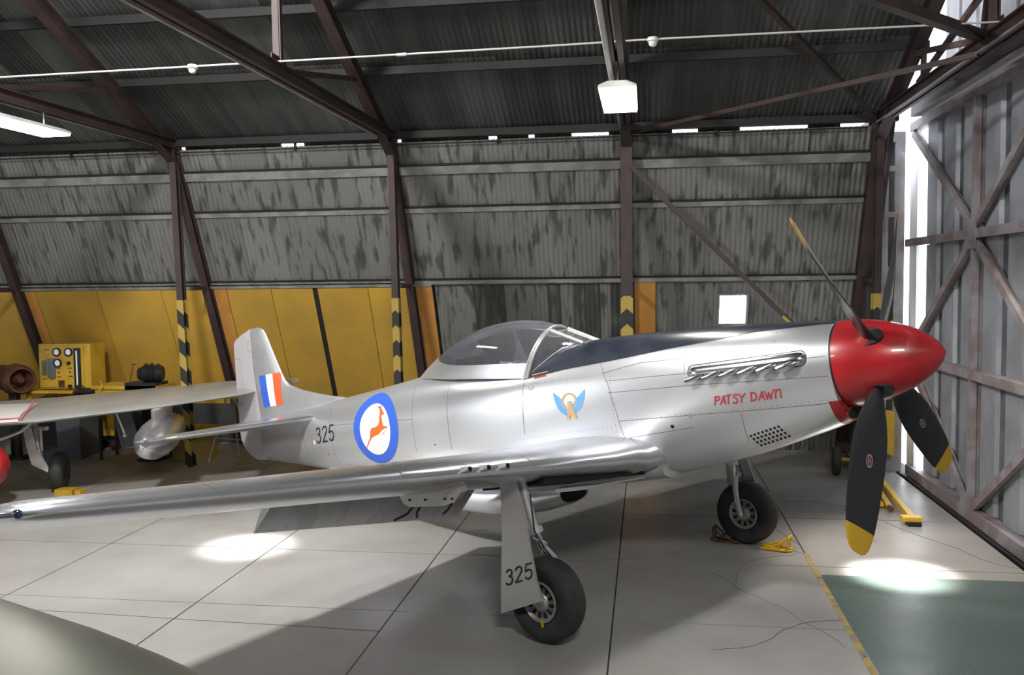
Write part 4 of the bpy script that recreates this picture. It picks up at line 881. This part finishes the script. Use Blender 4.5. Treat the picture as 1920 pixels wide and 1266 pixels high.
# tailplane
for sg in (1, -1):
    rg = []; rg2 = []
    for s_, le, te in ((.04, 7.80, 9.62), (.3, 7.90, 9.60), (1.0, 8.10, 9.52), (1.6, 8.27, 9.44), (1.82, 8.34, 9.38), (1.93, 8.45, 9.28), (1.985, 8.62, 9.08)):
        tk = .145 * (1 - .5 * s_ / 2) * (1 if s_ < 1.9 else .45); hg = le + (te - le) * .62
        f = lambda x0, x1: [(le + (te - le) * x, sg * s_, .155 + z * tk / 2 * naca(x) * 2) for z, xs__ in ((1, [x0 + (x1 - x0) * (1 - math.cos(PI * k / 12)) / 2 for k in range(13)]), (-1, [x1 + (x0 - x1) * (1 - math.cos(PI * k / 12)) / 2 for k in range(13)])) for x in xs__]
        rg.append(f(0, .615)); rg2.append(f(.625, 1))
    hs = ap('tailplane', B().loft(rg), 'alu_wing', 40); 
    if True:
        eo = ap('elevator', B().loft(rg2), 'fabric', 40, label='grey fabric elevator')
# wings
def wing_ring(s_, le, te, ul, tc, xc, sg, inc=.016, n_=20):
    inc = .016 + .040 * (s_ / 5.5) ** 1.5
    ch = te - le; xs_ = [xc * (1 - math.cos(PI * k / n_)) / 2 for k in range(n_ + 1)]; up = [(le + x * ch, sg * s_, ul + ch * tc / 2 * naca(x) * 2 * 1.08 - inc * x * ch) for x in xs_[::-1]]
    dn = [(le + x * ch, sg * s_, ul - ch * tc / 2 * naca(x) * 2 * .92 - inc * x * ch) for x in xs_[1:]]
    return up + dn
LEf = lambda s_: 2.50 + .064 * s_
TEf = lambda s_: 5.15 - .12 * s_
UL = lambda s_: -.655 + .101 * s_
def wingst(sg):
    L_ = []
    L_.append((.30, 2.42, 5.62, -.60, .142, .86)); L_.append((.40, 2.45, 5.45, -.60, .148, .86)); L_.append((.50, 2.48, 5.22, -.605, .155, .85)); L_.append((.62, 2.515, 5.12, UL(.62) + .015, .153, .84)); L_.append((.9, LEf(.9), TEf(.9), UL(.9), .15, .84))
    for s_ in (1.4, 1.9, 2.4, 2.9, 3.24): L_.append((s_, LEf(s_), TEf(s_), UL(s_), .15 - .009 * s_, .84 if s_ < 3.245 else 1))
    for s_ in (3.245, 3.6, 4.2, 4.8, 5.2, 5.5): L_.append((s_, LEf(s_), TEf(s_), UL(s_), .15 - .009 * s_, 1))
    for s_, k0, k1, tc in ((5.64, .05, .05, .09), (5.73, .14, .13, .075), (5.79, .32, .28, .055), (5.81, .5, .45, .03)): L_.append((s_, LEf(s_) + k0, TEf(s_) - k1, UL(s_), tc, 1))
    return [wing_ring(*q, sg) for q in L_]
for sg in (1, -1):
    wi = ap('wing', B().loft(wingst(sg)), 'alu_wing', 40)
    if sg == 1:
        wi['label'] = 'polished right wing reaching to the left edge'
        ap('nav_light', B().lathe((2.93, 5.66, -.085), (-1, .25, -.1), [(-.02, 0), (-.02, .026), (.015, .023), (.03, .012), (.033, 0)], 16), 'navlens', 40, parent=wi)
        for s_, a_ in ((2.30, 2.66), (2.50, 2.67), (2.69, 2.68)):
            gb = ap('gun_barrel', B().cyl((a_ + .06, s_, UL(s_) + .025), (a_ - .07, s_, UL(s_) + .030), .024, n=16), 'steel', 40, parent=wi)
            ap('gun_muzzle', B().cyl((a_ - .0705, s_, UL(s_) + .030), (a_ - .074, s_, UL(s_) + .030), .019, n=16), 'dark', parent=wi)
        # wheel bay under the wing: solid block, its black stands in for shade
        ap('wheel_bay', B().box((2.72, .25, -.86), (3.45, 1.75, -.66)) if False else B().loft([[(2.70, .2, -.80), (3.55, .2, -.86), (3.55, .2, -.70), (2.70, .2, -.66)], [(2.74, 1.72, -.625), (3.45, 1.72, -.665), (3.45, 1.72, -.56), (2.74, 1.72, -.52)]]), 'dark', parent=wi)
        seam = B()
        for s_ in (1.95, 3.245, 4.6):
            r0 = wing_ring(s_, LEf(s_), TEf(s_), UL(s_) + .002, .15 - .006 * s_, 1, 1); r1 = wing_ring(s_ + .006, LEf(s_), TEf(s_), UL(s_) + .002, .15 - .006 * s_, 1, 1); nn = 14
            seam.add(r0[6:21] + r1[6:21], [(i, i + 1, 15 + i + 1, 15 + i) for i in range(nn)])
        ap('wing_seams', seam, 'seam', parent=wi)
    # flap, lowered
    fl = B(); rg = []
    for s_, ha, hu, ba, bu in ((.52, 4.66, -.69, 5.04, -1.125), (1.2, 4.60, -.62, 4.95, -1.02), (2.2, 4.47, -.52, 4.83, -.87), (3.22, 4.38, -.40, 4.71, -.715)):
        dx, du = ba - ha, bu - hu; L_ = math.hypot(dx, du); nx, nu = -du / L_, dx / L_
        rg.append([(ha - nx * .03, sg * s_, hu - nu * .03), (ha + dx * .3 - nx * .045, sg * s_, hu + du * .3 - nu * .045), (ba, sg * s_, bu), (ba + nx * .006, sg * s_, bu + nu * .006), (ha + dx * .3 + nx * .045, sg * s_, hu + du * .3 + nu * .045), (ha + nx * .05, sg * s_, hu + nu * .05)])
    ap('flap', B().loft(rg), 'flap', 30, label='lowered landing flap')
# bomb pylon
for sg in (1, -1):
    py = ap('bomb_rack', B().prism([(2.79, -.46), (2.80, -.53), (2.88, -.60), (3.00, -.628), (3.38, -.632), (3.46, -.605), (3.50, -.54), (3.50, -.46)], sg * 2.56, sg * 2.63, lambda a, u, s_: (a, s_, u)), 'silver_shaded', 30, label='grey bomb rack under the wing')
    for pts in ([(2.96, sg * 2.58, -.62), (2.95, sg * 2.64, -.655), (2.92, sg * 2.72, -.67)], [(3.38, sg * 2.60, -.625), (3.40, sg * 2.66, -.68), (3.45, sg * 2.76, -.71)], [(3.30, sg * 2.60, -.63), (3.24, sg * 2.70, -.665), (3.20, sg * 2.74, -.69)]):
        ap('sway_brace', B().tube(pts, .010, 6), 'black', 60, parent=py)
    for a in (2.90, 2.98, 3.2, 3.38): ap('bolt', B().cyl((a, sg * 2.63, -.575), (a, sg * 2.638, -.575), .009, n=10), 'dark', parent=py)
# belly scoop
def scr(a, w_, top, bot, n_=24):
    cu = (top + bot) / 2; h_ = (top - bot) / 2; return [(a, w_ * math.copysign(abs(math.cos(t)) ** .8, math.cos(t)), cu + h_ * math.copysign(abs(math.sin(t)) ** .85, math.sin(t))) for t in [2 * PI * k / n_ for k in range(n_)]]
sco = ap('belly_scoop', B().loft([scr(3.86, .21, -.87, -1.055), scr(3.80, .245, -.855, -1.075), scr(3.88, .26, -.845, -1.105), scr(4.12, .27, -.84, -1.155), scr(4.4, .275, -.82, -1.185), scr(4.8, .285, -.80, -1.20), scr(5.3, .27, -.78, -1.145), scr(5.8, .24, -.74, -1.04), scr(6.3, .20, -.70, -.93), scr(6.6, .16, -.66, -.84)]), 'alu', 50, label='belly radiator scoop')
ap('scoop_mouth', B().loft([scr(3.815, .232, -.862, -1.065), scr(3.83, .22, -.868, -1.058)]), 'dark', parent=sco)
ap('belly_fairing', B().loft([scr(2.5, .30, -.66, -.86), scr(3.2, .34, -.70, -.90), scr(4.2, .36, -.70, -.93), scr(5.2, .33, -.70, -.90), scr(5.9, .2, -.70, -.85)]), 'dark' if False else 'silver_paint', 50)
# inner doors hanging under the belly
for sg in (1, -1):
    ap('inner_gear_door', B().prism([(2.72, -.80), (3.28, -.868), (3.80, -.895), (3.82, -.935), (3.30, -.905), (3.24, -.892), (2.72, -.825)], sg * .28, sg * .30, lambda a, u, s_: (a, s_, u)), 'silver_paint', 30)
# main gear
AXU = -1.9 + .343
def wheel(sg):
    s0, s1 = sg * 1.665, sg * 1.905; cs = (s0 + s1) / 2; hw = .12
    pr = [(-.085, .155), (-.100, .185), (-.115, .215), (-.122, .26), (-.115, .30), (-.09, .326), (-.055, .340), (0, .344), (.055, .340), (.09, .326), (.115, .30), (.122, .26), (.115, .215), (.100, .185), (.085, .155)]
    wh = ap('main_wheel', B().lathe((2.83, cs, AXU), (0, 1, 0), [(-.085, 0)] + pr + [(.085, 0)], 48), 'rubber', 40, label='black tyre')
    for d in (-1, 1):
        ap('hub', B().lathe((2.83, cs + d * .086, AXU), (0, d, 0), [(0, 0), (0, .165), (.022, .168), (.026, .160), (.012, .148), (.0, .138), (-.0, .08), (.014, .072), (.030, .06), (.035, .03), (.036, 0)], 36), 'hub', 35, parent=wh, label='silver slotted hub')
        sl = B()
        for k in range(12 if sg > 0 else 10):
            t = 2 * PI * (k + .5) / (12 if sg > 0 else 10); c, s_ = math.cos(t), math.sin(t)
            pts = [(r * c - q * s_, r * s_ + q * c) for r, q in ((.085, -.008), (.12, -.016), (.134, -.013), (.137, 0), (.134, .013), (.12, .016), (.085, .008))]
            ap('hub_slot', B().add([(2.83 + x, cs + d * .0905, AXU + z) for x, z in pts], [tuple(range(7))]), 'dark', parent=wh)
    if sg > 0: ap('tyre_mark', B().box((2.812, cs + .108, AXU - .20), (2.838, cs + .112, AXU - .145)), 'yellow_tip', parent=wh, label='small yellow creep mark')
    # leg: inboard of the wheel
    si = cs - sg * .165
    leg = ap('gear_leg', B().tube([(2.955, sg * 1.77, -.56), (2.91, sg * 1.75, -.95), (2.895, sg * 1.74, -1.00)], [.046, .044, .050], 16), 'silver_paint', 50)
    ap('leg_collar', B().tube([(2.90, sg * 1.742, -.98), (2.890, sg * 1.738, -1.03)], .066, 16), 'silver_paint', 40, parent=leg)
    ap('oleo_strut', B().tube([(2.892, sg * 1.74, -1.02), (2.87, sg * 1.70, -1.18)], .030, 14), 'chrome', 50, parent=leg)
    ap('axle_fork', B().tube([(2.872, sg * 1.70, -1.15), (2.86, cs - sg * .10, -1.18), (2.84, si, -1.26), (2.835, si - sg * .015, -1.42), (2.83, si, AXU), (2.83, cs - sg * .09, AXU)], [.036, .034, .032, .030, .034, .030], 12), 'silver_paint', 50, parent=leg)
    ap('torque_link', B().tube([(2.915, sg * 1.74, -1.06), (2.83, sg * 1.70, -1.12), (2.87, sg * 1.69, -1.20)], .014, 8).tube([(2.915, sg * 1.76, -1.06), (2.82, sg * 1.74, -1.12), (2.87, sg * 1.72, -1.20)], .012, 8), 'steel', 50, parent=leg)
    ap('brake_line', B().tube([(2.86, sg * 1.78, -.7), (2.85, sg * 1.80, -1.0), (2.80, sg * 1.76, -1.15), (2.82, si, -1.3)], .006, 6), 'black', 50, parent=leg)
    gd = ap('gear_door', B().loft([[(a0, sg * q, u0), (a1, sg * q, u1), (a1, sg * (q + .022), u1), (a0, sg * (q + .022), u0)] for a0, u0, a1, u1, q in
                ((2.895, -.575, 3.066, -.575, 1.88), (2.85, -.78, 3.066, -.74, 1.90), (2.813, -.96, 3.07, -.90, 1.92), (2.75, -1.347, 3.128, -1.36, 1.96), (2.71, -1.47, 3.15, -1.54, 1.975), (2.675, -1.505, 3.164, -1.635, 1.98))]), 'silver_shaded', 30, label='tapered landing gear door')
    if sg > 0:
        fs = lambda a, u: 1.9425 + (u + .96) * (-.1034) + .002
        b = B()
        for st in S325: stripdecal(b, [(3.075 - x * .148 - y * .008, -1.405 + x * .036 + y * .120) for x, y in st], .016, .0012, fs)
        ap('door_number', b, 'black', parent=gd, label='black number 325')
        b = B()
        for st in ([(2.99, -1.00), (3.02, -1.06)], [(2.90, -1.10), (2.89, -1.15)], [(2.86, -1.20), (2.83, -1.25)]): pass
wheel(1); wheel(-1)
# tail wheel
tw = ap('tail_wheel', B().lathe((7.75, 0, -1.065 + .15), (0, 1, 0), [(-.05, 0), (-.05, .08), (-.05, .12), (-.03, .145), (0, .15), (.03, .145), (.05, .12), (.05, .08), (.05, 0)], 24), 'rubber', 40)
ap('tail_wheel_fork', B().tube([(7.6, .07, -.50), (7.72, .07, -.75), (7.75, .07, -.915)], .022, 10).tube([(7.6, -.07, -.50), (7.72, -.07, -.75), (7.75, -.07, -.915)], .022, 10), 'silver_paint', 50)
for s_ in (.12, -.12): ap('tail_wheel_door', B().box((7.3, s_ - .006, -.74), (7.7, s_ + .006, -.52)), 'silver_paint')

# chocks
chock('wheel_chock', 1.40, 10.03, math.radians(-20), 'bright yellow tubular chock in front of the far main wheel', 'yellow_chock')
chock('wheel_chock', .87, 10.30, math.radians(165), 'brown tubular chock behind the far main wheel', 'brown')  # same chock shape in brown

# ---------------------------------------------------------------- jet parked behind, at the left
jt = P('jet_aircraft', (-8.6, 12.0, 0), 'silver jet behind the tail, its wing carrying a drop tank', 'aircraft')
def aring(le, te, tk, n_=14):
    le, te = Vector(le), Vector(te); xs_ = [(1 - math.cos(PI * k / n_)) / 2 for k in range(n_ + 1)]
    return [le.lerp(te, x) + Vector((0, 0, tk * naca(x))) for x in xs_[::-1]] + [le.lerp(te, x) - Vector((0, 0, tk * naca(x))) for x in xs_[1:-1]]
jt.part('wing', B().loft([aring((-10.4, 10.0, 1.08), (-11.6, 12.4, 1.10), .17), aring((-8.05, 10.95, 1.16), (-9.35, 13.3, 1.18), .14), aring((-6.69, 11.66, 1.27), (-7.72, 13.9, 1.30), .105), aring((-5.77, 12.10, 1.38), (-6.60, 13.85, 1.40), .075), aring((-5.35, 12.6, 1.45), (-5.75, 13.72, 1.46), .045), aring((-5.22, 13.1, 1.48), (-5.42, 13.5, 1.485), .02)]), 'jet_skin', 40)
jt.part('root_panel', B().loft([aring((-10.2, 10.05, 1.11), (-11.3, 12.2, 1.13), .175), aring((-8.25, 10.85, 1.175), (-9.2, 12.7, 1.19), .15)]), 'jet_white', 40, label='pale inner wing panel')
jt.part('pink_line', B().bar((-8.26, 10.9, 1.215), (-10.0, 10.18, 1.19), .03, .012).bar((-8.24, 10.9, 1.20), (-8.75, 11.9, 1.335), .02, .012), 'pink')
jt.part('fuselage', B().lathe((-9.3, 7.9, 1.35), (-.33, .94, 0), [(0, 0), (.05, .12), (.3, .32), (.8, .5), (1.6, .62), (2.6, .66), (3.6, .62), (4.6, .5), (5.2, .38), (5.2, 0)], 28), 'jet_skin', 40)
tx_ = Vector((.33, -.94, 0)).normalized(); tc_ = Vector((-6.78, 11.85, .86))
tk_ = jt.part('drop_tank', B().lathe(tc_, tx_, [(-1.5, 0), (-1.45, .04), (-1.1, .14), (-.6, .23), (0, .262), (.4, .258), (.7, .235), (.95, .18), (1.1, .11), (1.17, .05), (1.19, 0)], 36), 'alu_wing', 40, label='polished bulging drop tank')
jt.part('tank_pylon', B().loft([[tuple(tc_ + tx_ * a + Vector((.94, .33, 0)) * b_ + Vector((0, 0, z))) for a, b_ in ((.60, 0), (.45, .05), (-.5, .06), (-.9, 0), (-.5, -.06), (.45, -.05))] for z in (.20, .40)]), 'alu', 30)
lg = jt.part('gear_leg', B().tube([(-8.80, 11.9, 1.10), (-8.72, 11.84, .75), (-8.62, 11.8, .42)], [.045, .05, .035], 12), 'jet_skin', 50)
jt.part('gear_leg_brace', B().tube([(-8.74, 11.84, .92), (-8.50, 11.78, .93)], .03, 8).tube([(-8.62, 11.8, .95), (-8.60, 11.78, .60)], .018, 8), 'jet_white', 50, parent=lg)
jt.part('gear_door', B().prism([(-8.80, .95), (-8.74, .62), (-8.68, .42), (-8.38, .30), (-8.42, .38), (-8.60, .66), (-8.68, .95)], 11.66, 11.68, lambda x, z, y: (x, y, z)), 'jet_white')
jt.part('wheel', B().lathe((-8.42, 11.9, .285), (.94, .33, 0), [(-.07, 0), (-.07, .12), (-.085, .13), (-.095, .20), (-.08, .25), (-.045, .28), (0, .285), (.045, .28), (.08, .25), (.095, .20), (.085, .13), (.07, .12), (.07, 0)], 36), 'rubber', 40)
jt.part('wheel_hub', B().lathe((-8.42 - .075 * .94, 11.9 - .075 * .33, .285), (-.94, -.33, 0), [(0, 0), (0, .115), (.02, .10), (.01, .05), (.03, .03), (.03, 0)], 24), 'hub', 40)
fp = jt.part('lowered_flap', B().prism([(-9.05, 1.0), (-8.75, .98), (-8.72, .55), (-8.95, .48)], 12.3, 12.32, lambda x, z, y: (x, y, z)), 'base_wall')
jt.part('lowered_flap', B().prism([(-7.75, 1.15), (-7.45, 1.12), (-7.35, .70), (-7.62, .55)], 12.2, 12.22, lambda x, z, y: (x, y, z)), 'base_wall')
jt.part('flap_rod', B().tube([(-7.50, 11.9, 1.15), (-7.38, 11.9, .85)], .014, 8).lathe((-7.38, 11.9, .82), (0, 0, 1), [(-.03, 0), (0, .035), (.03, 0)], 10), 'jet_white', 50)
jt.part('door_stay', B().tube([(-9.6, 10.7, .62), (-9.0, 11.1, .78), (-8.72, 11.5, .92), (-8.6, 11.7, 1.08)], .022, 8), 'jet_white', 50)
jt.part('nose_leg', B().tube([(-9.4, 8.6, 1.0), (-9.4, 8.6, .2)], .04, 10), 'jet_skin'); jt.part('nose_wheel', B().lathe((-9.4, 8.6, .2), (.94, .33, 0), [(-.06, 0), (-.06, .15), (0, .2), (.06, .15), (.06, 0)], 20), 'rubber', 40)
o = B().box((-8.32, 11.62, 0), (-8.05, 11.8, .08)).box((-8.02, 11.64, 0), (-7.93, 11.78, .07)).obj('wheel_chock', 'yellow'); tag(o, 'low yellow block chock beside the wheel of the parked jet', 'chock', 'yellow wheel chocks')
rt = P('ground_tank', (-9.3, 10.9, 0), 'grounded tank with a red nose at the left edge', 'tank')
rt.part('body', B().lathe((-8.86, 10.85, .57), (-1, .25, 0), [(0, .335), (.4, .34), (1.4, .33), (2.0, .2), (2.2, 0)], 28), 'jet_skin', 40)
rt.part('red_nose', B().lathe((-8.86, 10.85, .57), (1, -.25, 0), [(0, .337), (.1, .33), (.25, .28), (.36, .19), (.42, .09), (.435, 0)], 28), 'red', 40, label='red rounded nose')
for xx in (-9.3, -10.2): rt.part('cradle', B().box((xx - .05, 10.7, 0), (xx + .05, 11.3, .24)), 'yellow')

# ---------------------------------------------------------------- wing of the aircraft beside the photographer
fw = P('parked_aircraft', (-6.5, 2.4, 0), 'dull grey green wing filling the bottom left corner', 'aircraft')
up = [(-7.0, 5.15), (-5.0, 4.45), (-3.9, 3.99), (-2.8, 3.55), (-2.19, 3.28), (-1.8, 3.08), (-1.4, 2.85), (-1.12, 2.62), (-.95, 2.35), (-.88, 2.05)]
lo_ = [(-7.0, 1.6), (-5.0, 1.55), (-3.9, 1.5), (-2.8, 1.45), (-2.19, 1.42), (-1.8, 1.45), (-1.4, 1.5), (-1.12, 1.6), (-.95, 1.75), (-.88, 1.95)]
rg = []
for (x0, y0), (x1, y1) in zip(up, lo_):
    ch = y0 - y1; rg.append(aring((x0, y0, 1.56), (x1, y1, 1.52), min(.14, ch * .07), 18))
fw.part('wing', B().loft(rg), 'fg_skin', 40)
fw.part('fuselage', B().lathe((-7.6, -1.5, 1.6), (0, 1, 0), [(0, 0), (.2, .3), (1.2, .62), (3, .75), (5, .72), (6.4, .5), (7.0, .25), (7.1, 0)], 24), 'fg_skin', 40)
fw.part('gear_leg', B().tube([(-4.6, 2.6, 1.5), (-4.6, 2.6, .3)], .05, 10), 'silver_paint'); fw.part('wheel', B().lathe((-4.6, 2.6, .3), (1, 0, 0), [(-.1, 0), (-.1, .2), (0, .3), (.1, .2), (.1, 0)], 24), 'rubber', 40)
